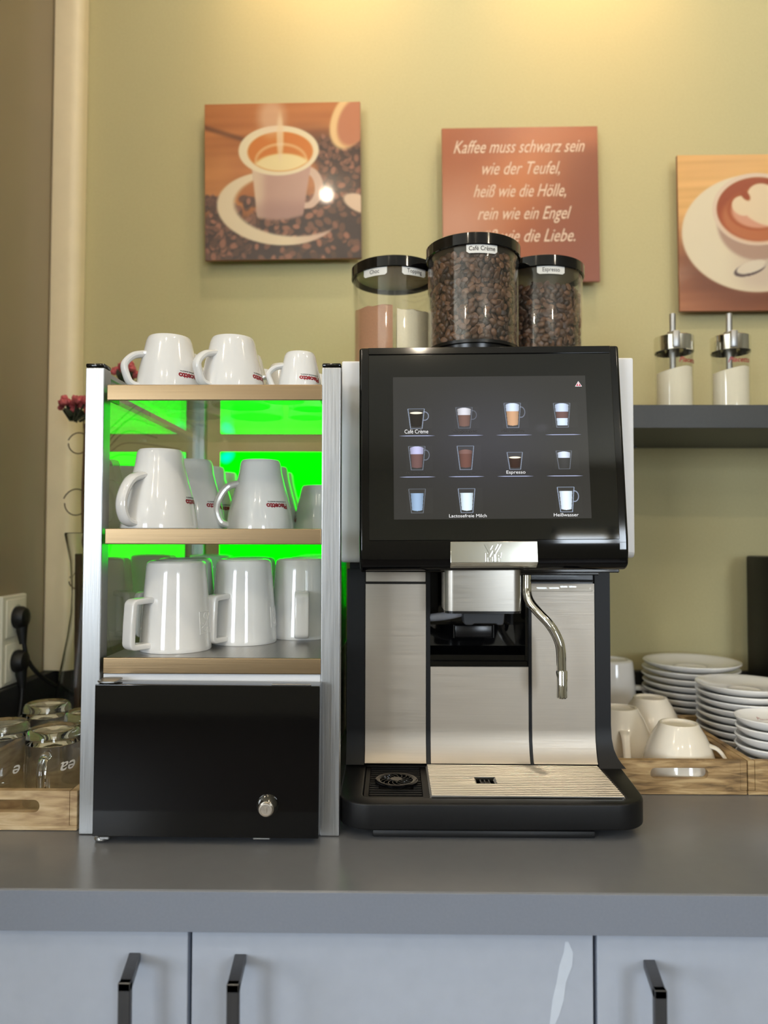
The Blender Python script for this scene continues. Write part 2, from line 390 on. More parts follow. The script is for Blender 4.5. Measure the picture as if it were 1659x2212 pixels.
# ================================================================== WORKTOP AND CABINETS
t = thing('worktop', 'dark grey laminate worktop running the whole width under the machines', 'worktop', (0, .70, 0))
b = bmesh.new(); bx(b, LW+.001, 1.6, .7008, BW-.001, -.0385, 0, .0012, 1); obj('top_board', b, M['worktop'], t, wn=True)
b = bmesh.new(); bx(b, LW+.001, 1.6, .6998, .7008, -.0380, -.0009, .0003, 1); obj('front_edge', b, M['edge'], t, label='lighter grey front edge band')
b = bmesh.new(); bx(b, LW+.02, 1.6, BW-.019, BW-.001, 0, .0828, .001, 1); obj('upstand', b, M['carcass'], t)
b = bmesh.new(); bx(b, LW+.001, LW+.019, .702, BW-.001, 0, .0828, .001, 1); obj('upstand', b, M['carcass'], t)
def cabinet(x0, x1, label, hx, hd, ztop):
    t = thing('base_cabinet', label, 'cabinet', ((x0+x1)/2, .735, -CT), 'base cabinets under the worktop')
    b = bmesh.new(); bx(b, x0+.0005, x1-.0005, .733, BW-.01, -CT+.0, -.0395); obj('carcass', b, M['carcass'], t)
    b = bmesh.new(); bx(b, x0+.0018, x1-.0018, .712, .731, -CT+.1, -.0400, .0015, 2); d = obj('door', b, M['door'], t, wn=True)
    b = bmesh.new(); w = .0055
    for z, s in ((ztop, 1), (ztop-.17, -1)):
        prism(b, [(hx-w, .664), (hx+w, .664), (hx+w, .670), (hd+w, .7122), (hd-w, .7122), (hx-w, .670)], 'z', z-.0075, z, .0006, 1)
    bx(b, hx-w, hx+w, .664, .6705, ztop-.17-.0075, ztop, .0007, 1)
    obj('handle', b, M['handle'], d, wn=True); return t, d
cabinet(-.6425, -.1915, 'pale grey base cabinet at the left with its handle near the gap', -.2366, -.2437, -.0638)
tm, dm = cabinet(-.1915, .1907, 'pale grey middle base cabinet with whitish streak down its door', -.1405, -.1435, -.0641)
cabinet(.1907, .60, 'pale grey base cabinet at the right with its handle on the left', .2349, .2411, -.0659)
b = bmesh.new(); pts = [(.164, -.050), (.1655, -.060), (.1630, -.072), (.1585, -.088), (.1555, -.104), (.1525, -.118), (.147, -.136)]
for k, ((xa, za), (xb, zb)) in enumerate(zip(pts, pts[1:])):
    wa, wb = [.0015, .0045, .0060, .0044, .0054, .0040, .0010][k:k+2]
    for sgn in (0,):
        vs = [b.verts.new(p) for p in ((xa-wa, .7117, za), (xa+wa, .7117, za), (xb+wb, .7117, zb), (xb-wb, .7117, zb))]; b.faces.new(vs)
bmesh.ops.remove_doubles(b, verts=b.verts[:], dist=1e-5); obj('streak', b, M['streak'], dm, label='whitish streak')  # flat whitish strip, paler than the door, just in front of its face

# ================================================================== PICTURES
MP = painted('printed_picture', .35, coat=.22)
def picture(x0, x1, z0, z1, rot, label, img, n=150):
    cx, cz = (x0+x1)/2, (z0+z1)/2; W, H = x1-x0, z1-z0
    t = thing('wall_picture', label, 'picture', (cx, BW, cz), 'square prints on the olive wall')
    b = bmesh.new(); bx(b, cx-W/2, cx+W/2, 1.3725, 1.379, cz-H/2, cz+H/2, .0008, 1); obj('panel', b, M['panel_edge'], t)
    paint_panel('print', W-.001, H-.001, n, n, img, MP, t, (cx, 1.3722, cz))
    for sx in (-1, 1):
        for sz in (-1, 1):
            b = bmesh.new(); bx(b, cx+sx*W*.36-.012, cx+sx*W*.36+.012, 1.379, BW, cz+sz*H*.36-.012, cz+sz*H*.36+.012); obj('standoff', b, M['smoke'], t)
    t.rotation_euler = (0, rot, 0); return t, cx, cz, W, H
def streaks(u, v, seed, fx, fy, n=14):
    r = np.random.default_rng(seed); s = np.zeros_like(u)
    for k in range(n):
        s += np.sin(u*fx*r.uniform(.3, 1.2)+v*fy*r.uniform(.5, 1.6)*(1+k*.25)+r.uniform(0, 6.3)+1.5*np.sin(u*r.uniform(1, 5)+r.uniform(0, 6)))/(1+k*.3)
    return s/4
def img_cup(u, v):
    s = streaks(u, v, 3, 6, 22); base = np.ones(u.shape+(3,))*np.array([186, 112, 56.])
    base = base+s[..., None]*np.array([26, 22, 16.]); base = over(base, sst(.03, 0, np.abs(v-.15-.33*u))*(u < .4)*.7, (96, 58, 34))
    base = over(base, sst(.25, .1, u)*sst(.15, .4, v)*.35, (226, 156, 84))
    bm_ = np.maximum(sst(.60, .74, u+.10*np.sin(v*9))*sst(.10, .32, v), sst(.55, .68, v-.10*(u < .35)+.04*np.sin(u*14)))
    base = over(base, bm_, (70, 42, 32)); dark = sst(.62, .8, v)*sst(.2, .45, u); base = over(base, dark*.75, (54, 38, 36))
    r = np.random.default_rng(5)
    for k in range(800):
        cx, cy = r.uniform(0, 1), r.uniform(.12, 1)
        if cx < .62 and cy < .60: continue
        inb = cy > .60 or cx > .72
        if not inb or (cy < .22 and cx < .86): continue
        sz = r.uniform(.016, .028)*(1 if cy < .6 else 1.15); c = r.uniform(.5, 1.1); a = r.uniform(0, 3)
        if cy > .74 and cx > .28 and r.uniform() < .45: continue
        base = over(base, ell(u, v, cx, cy+.008, sz*1.15, sz*.85, .3, a)*.55, (44, 28, 24))
        base = over(base, ell(u, v, cx, cy, sz, sz*.66, .35, a)*.9, (158*c, 104*c, 80*c))
    base = over(base, ell(u, v, .93, .12, .115, .19, .1, .35), (240, 200, 140)); base = over(base, ell(u, v, .96, .13, .10, .16, .15, .35), (196, 124, 86))
    base = over(base, ell(u, v, 1.0, .655, .12, .055, .15, .4), (232, 200, 168))
    sa = ell(u, v, .47, .675, .395, .235, .03, .10); si = ell(u, v, .565, .655, .375, .20, .06, .06)
    base = over(base, sa*(1-si*.999), (238, 216, 178)); base = over(base, sa*(1-si)*sst(.5, .85, u)*.8, (196, 150, 140))
    hd = np.clip(ell(u, v, .655, .545, .105, .135, .05)-ell(u, v, .65, .55, .055, .09, .1), 0, 1); base = over(base, hd, (218, 184, 160))
    lf = .30+.10*(v-.40); rt = .685-.17*(v-.40); body = sst(lf-.006, lf+.01, u)*sst(rt+.006, rt-.01, u)*sst(.36, .38, v)*sst(.735, .70, v-.03*np.cos((u-.47)*9))
    base = over(base, body, (196, 154, 136)); base = over(base, body*sst(.42, .32, u)*.8, (232, 204, 168)); base = over(base, body*sst(.58, .70, v)*.4, (150, 108, 104))
    base = over(base, ell(u, v, .475, .305, .258, .16, .03), (242, 224, 184)); base = over(base, ell(u, v, .485, .312, .21, .128, .05), (214, 122, 36))
    base = over(base, ell(u, v, .485, .312, .21, .128, .05)*np.clip(ell(u, v, .49, .37, .17, .115, .05)-ell(u, v, .49, .375, .155, .10, .08), 0, 1)*.6, (246, 210, 160))
    base = over(base, ell(u, v, .485, .312, .205, .124, .05)*ell(u, v, .50, .425, .19, .10, .1), (246, 222, 160))
    base = over(base, ell(u, v, .43, .09, .085, .12, .5)*.55, (246, 214, 184)); base = over(base, ell(u, v, .485, .22, .022, .14, .4)*.8, (244, 214, 170))
    return base
picture(-.3566, -.0614, .8507, 1.1506, -math.radians(.75), 'square print of a steaming coffee cup on coffee beans', img_cup, 190)
def img_text(u, v):
    base = np.ones(u.shape+(3,))*np.array([176, 98, 58.]); d = u*.75+v
    base = over(base, sst(.45, .0, np.abs(u*.9+v*.8-.75))*sst(1, .2, v)*.75, (226, 140, 82))
    base = over(base, sst(.45, 1.0, u)*.75, (142, 82, 60)); base = over(base, ell(u, v, .08, .66, .25, .28, .9)*.8, (216, 160, 134))
    base = over(base, sst(.35, 1, v)*sst(.3, .8, u)*.5, (150, 86, 72)); base = over(base, ell(u, v, .9, .05, .3, .08, .9)*.5, (220, 136, 90))
    return base
tp, cx, cz, W, H = picture(.0918, .3848, .8060, 1.1018, -math.radians(.6), 'square brown print with pale handwritten verse, behind the bean hoppers', img_text, 90)
b = bmesh.new()
for s, ua, ub, vb in (('Kaffee muss schwarz sein', .075, .915, .165), ('wie der Teufel,', .26, .755, .305), ('heiß wie die Hölle,', .20, .79, .45),
                      ('rein wie ein Engel', .225, .825, .595), ('süß wie die Liebe.', .22, .845, .74)):
    V, F = text2d(s, 1, .0, .42); wd = V[:, 0].max()-V[:, 0].min(); V = V*np.array([(ub-ua)*W/wd, .118*H])
    add_flat(b, V, F, lambda x, y: (cx-W/2+(ua+ub)/2*W+x, 1.3718, cz+H/2-vb*H+y))
obj('lettering', b, M['board_print'], tp)
def img_heart(u, v):
    s = streaks(u, v, 9, 3, 40); base = over(np.ones(u.shape+(3,))*np.array([238, 182, 108.]), sst(.3, .75, v-.12*u), (176, 108, 66))+s[..., None]*np.array([12, 11, 10.])
    base = over(base, ell(u, v, .47, .62, .54, .40, .35, .1)*sst(.35, .8, v)*.7, (96, 44, 22))
    base = over(base, ell(u, v, .495, .505, .475, .378, .02), (238, 222, 188)); base = over(base, ell(u, v, .495, .505, .46, .36, .15)*sst(.45, .62, v)*sst(.25, .5, u)*.6, (206, 180, 160))
    base = over(base, ell(u, v, .50, .44, .255, .24, .06)*(v > .35), (186, 150, 128))
    base = over(base, ell(u, v, .50, .352, .285, .232, .02), (234, 208, 180)); base = over(base, ell(u, v, .505, .352, .262, .205, .03), (160, 66, 22))
    base = over(base, ell(u, v, .51, .40, .235, .16, .12)*.8, (204, 122, 74)); base = over(base, ell(u, v, .50, .35, .19, .135, .1), (168, 74, 28))
    base = over(base, ell(u, v, .51, .36, .175, .115, .1), (226, 160, 128))
    h = np.maximum(ell(u, v, .41, .33, .072, .062, .1, .4), ell(u, v, .535, .275, .10, .085, .08, .4)); h = np.maximum(h, ell(u, v, .53, .37, .145, .075, .1, .45)); h = np.maximum(h, ell(u, v, .62, .42, .06, .06, .2))
    base = over(base, h, (242, 216, 176)); base = over(base, ell(u, v, .425, .262, .04, .022, .3, .9), (160, 66, 22))
    base = over(base, ell(u, v, .445, .735, .105, .042, .06, -.30), (96, 76, 74)); base = over(base, ell(u, v, .455, .722, .098, .036, .08, -.30), (232, 216, 190))
    base = over(base, ell(u, v, .62, .64, .12, .018, .3, -.75), (210, 190, 168))
    return base
picture(.5322, .8280, .7520, 1.0480, -math.radians(.4), 'square print of a latte heart in a cup on wood, cut by the right edge', img_heart, 150)

# ================================================================== CUP SHELF UNIT (cup rack above a small cooler)
RX0, RX1, RY0, RY1 = -.3472, -.0588, .826, 1.292
t = thing('cup_shelf_unit', 'tall cup rack with brushed metal posts over a black locked cooler', 'cup rack', (-.203, 1.06, 0)); R = t
PX = ((RX0, RX0+.0212), (RX1-.0212, RX1))
for i, (a, c) in enumerate(PX):
    for y0 in (RY0, RY1-.0205):
        b = bmesh.new(); bx(b, a, c, y0, y0+.0205, 0.0006, .5205, .0012, 2); p = obj('post', b, M['alu'], t, wn=True)
        b = bmesh.new(); bx(b, a-.0002, c+.0002, y0-.0002, y0+.0207, .5205, .5255, .0018, 2); obj('cap', b, M['gloss_black'], p)
    xm = (a+c)/2
    b = bmesh.new(); bx(b, xm-.0025, xm+.0025, RY0+.0205, RY1-.0205, .182, .5195); obj('side_pane', b, M['side_pane'], t)
    b = bmesh.new(); bx(b, xm-.0045, xm+.0045, RY0+.0205, RY1-.0205, .5145, .5205, .0006, 1); obj('top_rail', b, M['alu'], t)
IX0, IX1 = -.3225, -.0798
for z, mm, z1 in ((.5008, 'pane', None), (.3388, 'pane', None), (.1950, 'plate_steel', None)):
    b = bmesh.new()
    bx(b, IX0-(0 if mm == 'pane' else 0), IX1, RY0+.004, RY1-.006, z-.0062 if mm == 'pane' else z-.004, z-.0002, .0006, 1)
    sh = obj('shelf', b, M['shelf_glass' if mm == 'pane' else mm], t, label='clear glass shelf' if mm == 'pane' else 'grey steel shelf plate')
    b = bmesh.new(); bx(b, IX0, IX1, RY0-.001, RY0+.003, z-.0176, z+.0002, .0012, 2)
    bx(b, IX0, IX0+.003, RY0+.002, RY0+.03, z-.0176, z-.0062); bx(b, IX1-.003, IX1, RY0+.002, RY0+.03, z-.0176, z-.0062)
    obj('shelf_trim', b, M['bronze'], sh, wn=True)
b = bmesh.new(); bx(b, -.3035, -.062, RY1+.0005, RY1+.004, .19, .4785, .001, 1); obj('light_panel', b, M['green'], t, label='panel glowing bright green')
b = bmesh.new(); bx(b, -.3045, -.061, RY1+.0042, RY1+.012, .189, .4795, .002, 2); obj('light_panel_blocker', b, M['smoke'], t)  # unseen opaque sheet, added to keep the green light off the wall behind
b = bmesh.new(); bx(b, IX0-.001, IX1+.001, RY1-.014, RY1-.004, .196, .21); obj('back_rail', b, M['alu'], t)
b = bmesh.new(); bx(b, -.3235, -.0800, RY0+.003, RY1-.001, .010, .1770, .001, 1); obj('cooler_box', b, M['white'], t, label='white inner casing')
for xa in (-.31, -.1):
    b = bmesh.new(); lathe(b, [(0, 0), (.009, 0), (.009, .003), (.005, .003), (.005, .011), (0, .011)], xa, .86, 0, 20); obj('foot', b, M['alu'], t)
b = bmesh.new(); bx(b, -.3212, -.0785, .800, .8245, .0085, .1702, .0010, 2); D = obj('cooler_door', b, M['gloss_black'], t, wn=True, xf=Matrix.Translation((-.2, .81, .09)) @ Matrix.Rotation(math.radians(.25), 4, 'Y') @ Matrix.Translation((.2, -.81, -.09)))
b = bmesh.new(); mx = Matrix.Rotation(PI/2, 4, 'X')
lathe(b, [(0, 0), (.0118, 0), (.0118, .001), (.0112, .003), (.0085, .010), (.0082, .0105), (0, .0105)], -.1335, .8000, .0430, 28, mx); k = obj('lock', b, M['chrome'], D)
b = bmesh.new(); lathe(b, [(0, .0105), (.0068, .0105), (.0072, .012), (.0068, .0135), (.0058, .0137), (.0056, .0128), (0, .0128)], -.1335, .8000, .0430, 24, mx)
bx(b, -.1350, -.1320, .7866, .7872, .0400, .0455, .0004, 1); obj('key_slot', b, M['steel'], D)
b = bmesh.new(); prism(b, rrect(-.3205, -.298, .798, .823, (.004, .004, .010, .004)), 'z', .1722, .1742, .0004, 1); bx(b, -.316, -.31, .812, .82, .170, .1722); obj('hinge', b, M['alu'], D)
b = bmesh.new(); bx(b, -.315, -.304, .802, .82, .0045, .0085, .001, 1); lathe(b, [(0, 0), (.007, 0), (.008, .002), (.007, .0045), (0, .0045)], -.3155, .812, 0.0012, 20); obj('hinge', b, M['alu'], D)
b = bmesh.new(); bx(b, -.1305, -.088, .8015, .806, .1700, .1712, .0004, 1); obj('magnet_strip', b, M['alu'], D); b = bmesh.new(); bx(b, -.150, -.131, .803, .815, .0052, .0085, .001, 1); obj('lower_catch', b, M['alu'], D)

# ================================================================== CUPS
def logo(bm, rfun, thc, z0, width, hgt, txt, bold=.03, up=-1, shear=0):
    V, F = text_fit(txt, width, hgt, bold, shear)
    def fn(x, y):
        z = z0+up*y; r = rfun(z)+.00018; th = thc+up*x/r; return (r*math.cos(th), r*math.sin(th), z)
    add_flat(bm, V, F, fn)
def prof_r(outer):
    zs = [p[1] for p in outer]; rs = [p[0] for p in outer]
    return lambda z: float(np.interp(z, zs, rs))
def make_cup(kind, name, label, cat, mt='porcelain', text=True, ang_logo=115):
    """upside-down cup at the origin, rim on z=0, handle towards +x"""
    if kind == 'cap':   h = .066; O = [(.0372, 0), (.0380, .0012), (.0376, .006), (.0358, .020), (.0325, .036), (.0285, .052), (.0268, .0600), (.0252, .0645)]
    if kind == 'esp':   h = .046; O = [(.0253, 0), (.0259, .001), (.0256, .005), (.0243, .015), (.0222, .026), (.0198, .036), (.0186, .0415), (.0172, .0448)]
    if kind == 'latte': h = .094; O = [(.0442, 0), (.0450, .0012), (.0445, .008), (.0420, .024), (.0375, .043), (.0325, .061), (.0285, .077), (.0268, .0895), (.0255, .0925)]
    if kind == 'wide':  h = .0705; O = [(.0490, 0), (.0498, .0012), (.0492, .009), (.0466, .024), (.0415, .040), (.0345, .055), (.0280, .0655), (.0262, .0692)]
    if kind == 'sq':    h = .1065; O = [(.0418, 0), (.0425, .0015), (.0422, .005), (.0400, .040), (.0368, .080), (.0352, .0995), (.0342, .1035), (.0318, .1055)]
    th = .0028; rf = prof_r(O); rb = O[-1][0]
    inner = [(r-th, z) for r, z in O if z < h-.010]
    prof = [(0, h-.010)]+[(inner[-1][0]*.8, h-.010)]+inner[::-1]+[(inner[0][0]+.0006, .0002)]+O
    foot = [(rb-.0012, h), (rb-.004, h), (rb-.0055, h-.0025), (0, h-.0025)] if kind != 'sq' else [(rb-.004, h), (rb-.0055, h-.0004), (rb-.0075, h-.0025), (0, h-.003)]
    t = thing(name, label, cat)
    t.location = (0, 0, CT)
    b = bmesh.new(); lathe(b, prof+foot, seg=48); obj('body', b, M[mt], t)
    b = bmesh.new()
    if kind == 'sq':
        ztop, zb, out = .0610, .0085, .0615; rA = rf(ztop); rB = rf(zb)
        P = [(rA-.001, 0, ztop), (rA+.010, 0, ztop-.001)]
        c0 = (out, ztop-.003); r = .0045
        P = [(rA-.001, 0, ztop), ((rA+out)/2, 0, ztop-.0005)]+[(out-r+r*math.sin(a), 0, ztop-.001-r+r*math.cos(a)) for a in np.linspace(0, PI/2, 5)] \
            + [(out+.0015, 0, (ztop+zb)/2)]+[(out+.0022-r+r*math.cos(a), 0, zb+r-r*math.sin(a)) for a in np.linspace(0, PI/2, 5)]+[((rB+out)/2, 0, zb), (rB-.001, 0, zb)]
        sweep(b, P, .0093, .0036, side=(0, 1, 0), seg=20, power=5)
    else:
        k = h/.066; za = h*.66; q = {'cap': .021, 'esp': .0155, 'latte': .023, 'wide': .026}[kind]; rA = rf(za); rr = rf(0)
        if kind == 'wide':
            P = [(rf(h*.62)-.002, 0, h*.62), (rf(h*.55)+.008, 0, h*.55), (rr+.012, 0, h*.33), (rr+.020, 0, h*.12), (rr+.012, 0, .004), (rr-.001, 0, .010)]
            hw = .0055; ht = .0026
        else:
            P = [(rA-.002, 0, za), (rA+q*.55, 0, h*.60), (rA+q*1.0, 0, h*.44), (rr+q*.62, 0, h*.27), (rr+q*.36, 0, h*.11), (rr-.0035, 0, h*.06)]
            hw = .0064*k**.5; ht = .0042*k**.4
        pp = smooth_path(P, 6); sweep(b, pp, [hw*(1.45-.5*math.sin(PI*i/(len(pp)-1))**.6) for i in range(len(pp))], ht*(.9 if kind == 'esp' else 1), side=(0, 1, 0), seg=12, power=2.2)
    obj('handle', b, M[mt], t)
    if text and kind in ('cap', 'esp', 'latte'):
        zt = {'cap': .0185, 'esp': .0145, 'latte': .0345}[kind]; s = {'cap': 1, 'esp': .85, 'latte': 1.05}[kind]; a = math.radians(ang_logo)
        b = bmesh.new(); logo(b, rf, a, zt, .0320*s, .0064*s, 'Piacetto', .045); obj('lettering', b, M['red'], t, label='red word printed upside down')
        b = bmesh.new(); logo(b, rf, a+.02, zt+.0032*s, .0290*s, .0016*s, 'LA SELEZIONE BARISTA', .02); obj('small_lettering', b, M['dark_print'], t)
    if kind == 'sq':
        b = bmesh.new(); a = math.radians(112); f = lambda x, z: ((rf(z)+.0001)*math.cos(a-x/rf(z)), (rf(z)+.0001)*math.sin(a-x/rf(z)), z)
        z0 = .020; sq = [(-.011, z0), (.011, z0), (.011, z0+.026), (-.011, z0+.026), (-.011, z0)]
        pts = []
        for (xa, za_), (xb, zb_) in zip(sq, sq[1:]): pts += [f(xa+(xb-xa)*i/6, za_+(zb_-za_)*i/6) for i in range(6)]
        sweep(b, pts+[pts[0]], .0003, .0003, seg=6)
        cv = smooth_path([f(-.010, z0+.024), f(-.004, z0+.016), f(.004, z0+.020), f(.0, z0+.0245), f(-.004, z0+.017), f(.002, z0+.010), f(.008, z0+.007), f(.002, z0+.003), f(-.004, z0+.008), f(.006, z0+.012)], 5)
        sweep(b, cv, .0004, .0004, seg=6); obj('embossed_mark', b, M[mt], t)
    return t
GT = 'printed cups upside down on the top shelf'; GM = 'tall printed mugs on the middle shelf'; GB = 'square-handled mugs on the bottom shelf'; GR = 'upturned cups in the wooden tray at the right'
first = {}
def place(kind, x, y, z, deg, label, group, mt='porcelain', text=True, al=115):
    key = (kind, mt, text, al); nm = {'cap': 'coffee_cup', 'esp': 'espresso_cup', 'latte': 'coffee_mug', 'wide': 'cappuccino_cup', 'sq': 'square_handled_mug'}[kind]
    cat = 'mug' if kind in ('latte', 'sq') else 'cup'
    if key not in first:
        t = first[key] = make_cup(kind, nm, label, cat, mt, text, al); t.location = (x, y, z+CT); t.rotation_euler = (0, 0, math.radians(deg)); t['group'] = group; t['label'] = label; return t
    return dup(first[key], (x, y, z), math.radians(deg), label, group)
zt = .5008
place('cap', -.2680, .8760, zt, 214, 'large white cup, leftmost in front on the top shelf', GT)
place('cap', -.1925, .8790, zt, 232, 'large white cup in the middle of the top shelf front row', GT)
place('esp', -.1105, .8700, zt, 192, 'small espresso cup at right end of the top shelf front row', GT)
place('cap', -.2790, .9580, zt, 150, 'large cup hidden behind the leftmost top shelf cup', GT)
place('cap', -.1990, .9640, zt, 150, 'large cup hidden behind the middle top shelf cup', GT)
place('esp', -.1380, .9300, zt, 200, 'small cup between the middle and right front cups, top shelf', GT)
place('esp', -.1080, .9880, zt, 160, 'small cup farthest behind the right espresso cup, top shelf', GT)
place('cap', -.2830, 1.045, zt, 100, 'rear left cup on the top shelf, rim seen through the glass', GT)
place('cap', -.1950, 1.055, zt, 100, 'rear middle cup on the top shelf, rim seen through the glass', GT)
place('esp', -.1250, 1.060, zt, 100, 'rear right small cup on the top shelf, seen through glass', GT)
zt = .3388
place('latte', -.2780, .8780, zt, 243, 'tall white mug at front left of the middle shelf', GM)
place('latte', -.1790, .9960, zt, 200, 'tall mug with open handle, middle shelf in front of the green panel', GM)
place('latte', -.2710, .9930, zt, 222, 'tall mug directly behind the front left middle shelf mug', GM)
place('latte', -.2770, 1.092, zt, 225, 'third mug back in the left row, middle shelf', GM)
place('latte', -.1830, 1.092, zt, 60, 'mug hidden behind the one with the open handle', GM)
place('latte', -.2790, 1.190, zt, 90, 'rearmost mug of the left row, middle shelf', GM)
place('latte', -.1880, 1.190, zt, 60, 'rearmost mug of the second row, middle shelf', GM)
place('cap', -.1080, 1.085, zt, 70, 'lower dark-looking cup at right back of the middle shelf', GM, text=True)
zt = .1950
place('sq', -.2615, .8940, zt, 232, 'white square-handled mug nearest the front, bottom shelf left', GB)
place('sq', -.1925, .9570, zt, 242, 'square-handled mug in the middle of the bottom shelf', GB)
place('sq', -.1240, 1.010, zt, 277, 'square-handled mug with handle facing forward at bottom shelf right', GB)
place('sq', -.2790, .9930, zt, 216, 'mug behind the nearest bottom shelf mug, handle poking out left', GB)
place('sq', -.2020, 1.050, zt, 80, 'mug behind the middle one on the bottom shelf', GB)
place('sq', -.1180, 1.100, zt, 125, 'mug behind the right one on the bottom shelf', GB)
place('sq', -.1190, 1.190, zt, 95, 'rearmost right mug on the bottom shelf', GB)
place('sq', -.2880, 1.175, zt, 80, 'rearmost left mug on the bottom shelf', GB)

# ================================================================== COFFEE MACHINE
t = thing('coffee_machine', 'black and steel bean-to-cup coffee machine with large touch display', 'coffee machine', (.113, .95, 0)); K = t
# drip tray base
def arc(cx, cy, r, a0, a1, n=8): return [(cx+r*math.cos(math.radians(a0+(a1-a0)*i/n)), cy+r*math.sin(math.radians(a0+(a1-a0)*i/n))) for i in range(n+1)]
plan = [(.2885, .955)]+[(-.0600, .955)]+arc(-.0600+.036, .8135+.036, .036, 180, 270)+arc(.2815-.036, .8165+.036, .036, 270, 362)
hole = rrect(-.0335, .2600, .8335, .9505, (.003, .003, .012, .006))
b = bmesh.new(); holed(b, plan, [hole], 'z', .012, .0405)
es = [e for e in b.edges if e.calc_face_angle(0) > .8 and all(abs(v.co.z-.0405) < 1e-4 or abs(v.co.z-.012) < 1e-4 for v in e.verts) and e.verts[0].co.z == e.verts[1].co.z]
bmesh.ops.bevel(b, geom=es, offset=.0022, segments=3, profile=.5, affect='EDGES'); obj('drip_tray', b, M['black'], t, ang=40)
b = bmesh.new(); bx(b, -.050, .270, .850, 1.2, .0087, .014); bx(b, -.0345, .261, .832, .9515, .014, .028); obj('tray_well', b, M['smoke'], t)
b = bmesh.new(); bx(b, -.022, .222, .824, .90, .0008, .0087, .002, 2); bx(b, -.022, .222, 1.0, 1.2, .0008, .0087, .002, 2); obj('foot', b, M['rubber'], t, label='dark plinth strip')
# grille: 19 ridges with an oval gap
b = bmesh.new(); gx0, gx1 = .0428, .2585; n = 19; gy0, gy1 = .8352, .9485; hx0, hx1 = .0985, .1215
for i in range(n):
    y = gy0+(gy1-gy0)*(i+.5)/n; w_ = (gy1-gy0)/n*.26
    xr = gx1
    segs = [(gx0, xr)] if not (7 <= i <= 10) else [(gx0, hx0), (hx1, xr)]
    for a, c in segs:
        t2 = [(a, y, .0385), (a+.001, y, .0412), ((a+c)/2, y, .0414), (c-.001, y, .0412), (c, y, .0385)]
        sweep(b, t2, w_, .0016, side=(0, 1, 0), seg=8)
GR_ = b; b = bmesh.new(); holed(b, rrect(gx0, gx1, gy0, gy1, .002, 2), [rrect(hx0, hx1, gy0+(gy1-gy0)*7/n, gy0+(gy1-gy0)*11/n, .002, 2)], 'z', .0372, .0386)
GO = obj('drip_grille', GR_, M['grille'], t); obj('grille_base', b, M['smoke'], GO)
b = bmesh.new(); lathe(b, [(0, 0), (.0115, 0), (.0095, .006), (.0065, .009), (.0055, .0085), (0, .0080)], .110, .8895, .030, 24)
for k in range(3): bx(b, .104+k*.005, .1055+k*.005, .880, .899, .0385, .0398)
obj('float_button', b, M['smoke'], t)
# left ribbed mat with a fan-shaped rinser
b = bmesh.new(); holed(b, rrect(-.0325, .0415, .8345, .9495, (.002, .002, .010, .002), 4), [rrect(-.0275, .0345, .8400, .9450, .002, 3)], 'z', .030, .0392)
bx(b, -.028, .035, .8395, .9455, .030, .0350)
for i in range(13):
    y = .845+i*.0078; bx(b, -.027, -.016 if 3 < i < 10 else .034, y-.0012, y+.0012, .035, .0375, .0005, 1)
    if 3 < i < 10: bx(b, .024, .034, y-.0012, y+.0012, .035, .0375, .0005, 1)
mat_o = obj('rinser_mat', b, M['black'], t)
b = bmesh.new(); fx, fy = .0045, .892; ring = [(fx+.0225*math.cos(a), fy+.0225*math.sin(a), .0405) for a in np.linspace(0, 2*PI, 41)]
sweep(b, ring, .0022, .0035, side=(0, 0, 1), seg=8, caps=False)
lathe(b, [(0, .036), (.0078, .036), (.0078, .0415), (.0068, .0425), (0, .0425)], fx, fy, 0, 24)
for k in range(15):
    a = 2*PI*k/15; P = [(fx+r*math.cos(a+q), fy+r*math.sin(a+q), .0405) for r, q in ((.007, 0), (.012, .14), (.017, .36), (.0222, .68))]
    sweep(b, smooth_path(P, 3), .0016, .0007, side=(0, 0, 1), seg=6)
obj('rinser_rosette', b, M['gloss_black'], mat_o)
# body shell and frame
b = bmesh.new(); bx(b, -.0560, .2760, 1.03, 1.245, .006, .553, .004, 2); bx(b, -.0560, .2760, .965, 1.03, .290, .553)
bx(b, -.0560, .0445, .9665, 1.03, .012, .291); bx(b, .1735, .2760, .9665, 1.03, .012, .291); bx(b, .0445, .1735, .9665, 1.03, .012, .171)
obj('housing', b, M['black'], t)
def curve_panel(x0, x1, ztop, zbot, dy=0):
    """steel sheet, vertical then sweeping forward at the foot"""
    fr = [(.9575+dy, ztop), (.9575+dy, .085), (.9560+dy, .070), (.9525+dy, .057), (.9480+dy, .0475), (.9450+dy, zbot)]
    bk = [(y+.006, z) for y, z in fr[::-1]]; b = bmesh.new(); prism(b, fr+bk, 'x', x0, x1); return b
for x0, x1, z1, lab in ((-.0352, .0424, .2693, None), (.0485, .1738, .1636, None), (.1782, .2585, .2705, None)):
    obj('front_panel', curve_panel(x0, x1, z1, .0445), M['steel'], t, wn=True)
b = bmesh.new(); bx(b, -.0352, .0424, .9585, .964, .2722, .287, .0005, 1); obj('upper_strip', b, M['steel'], t)
# black frame behind the panels: curved fillers
for x0, x1 in ((-.0590, -.0362), (.0430, .0480), (.1743, .1778)):
    zt_ = .2890
    o_ = obj('frame_strip', curve_panel(x0, x1, zt_ if x0 < 0 else (.1640 if False else zt_), .0425, -.0003), M['black'], t, wn=True)
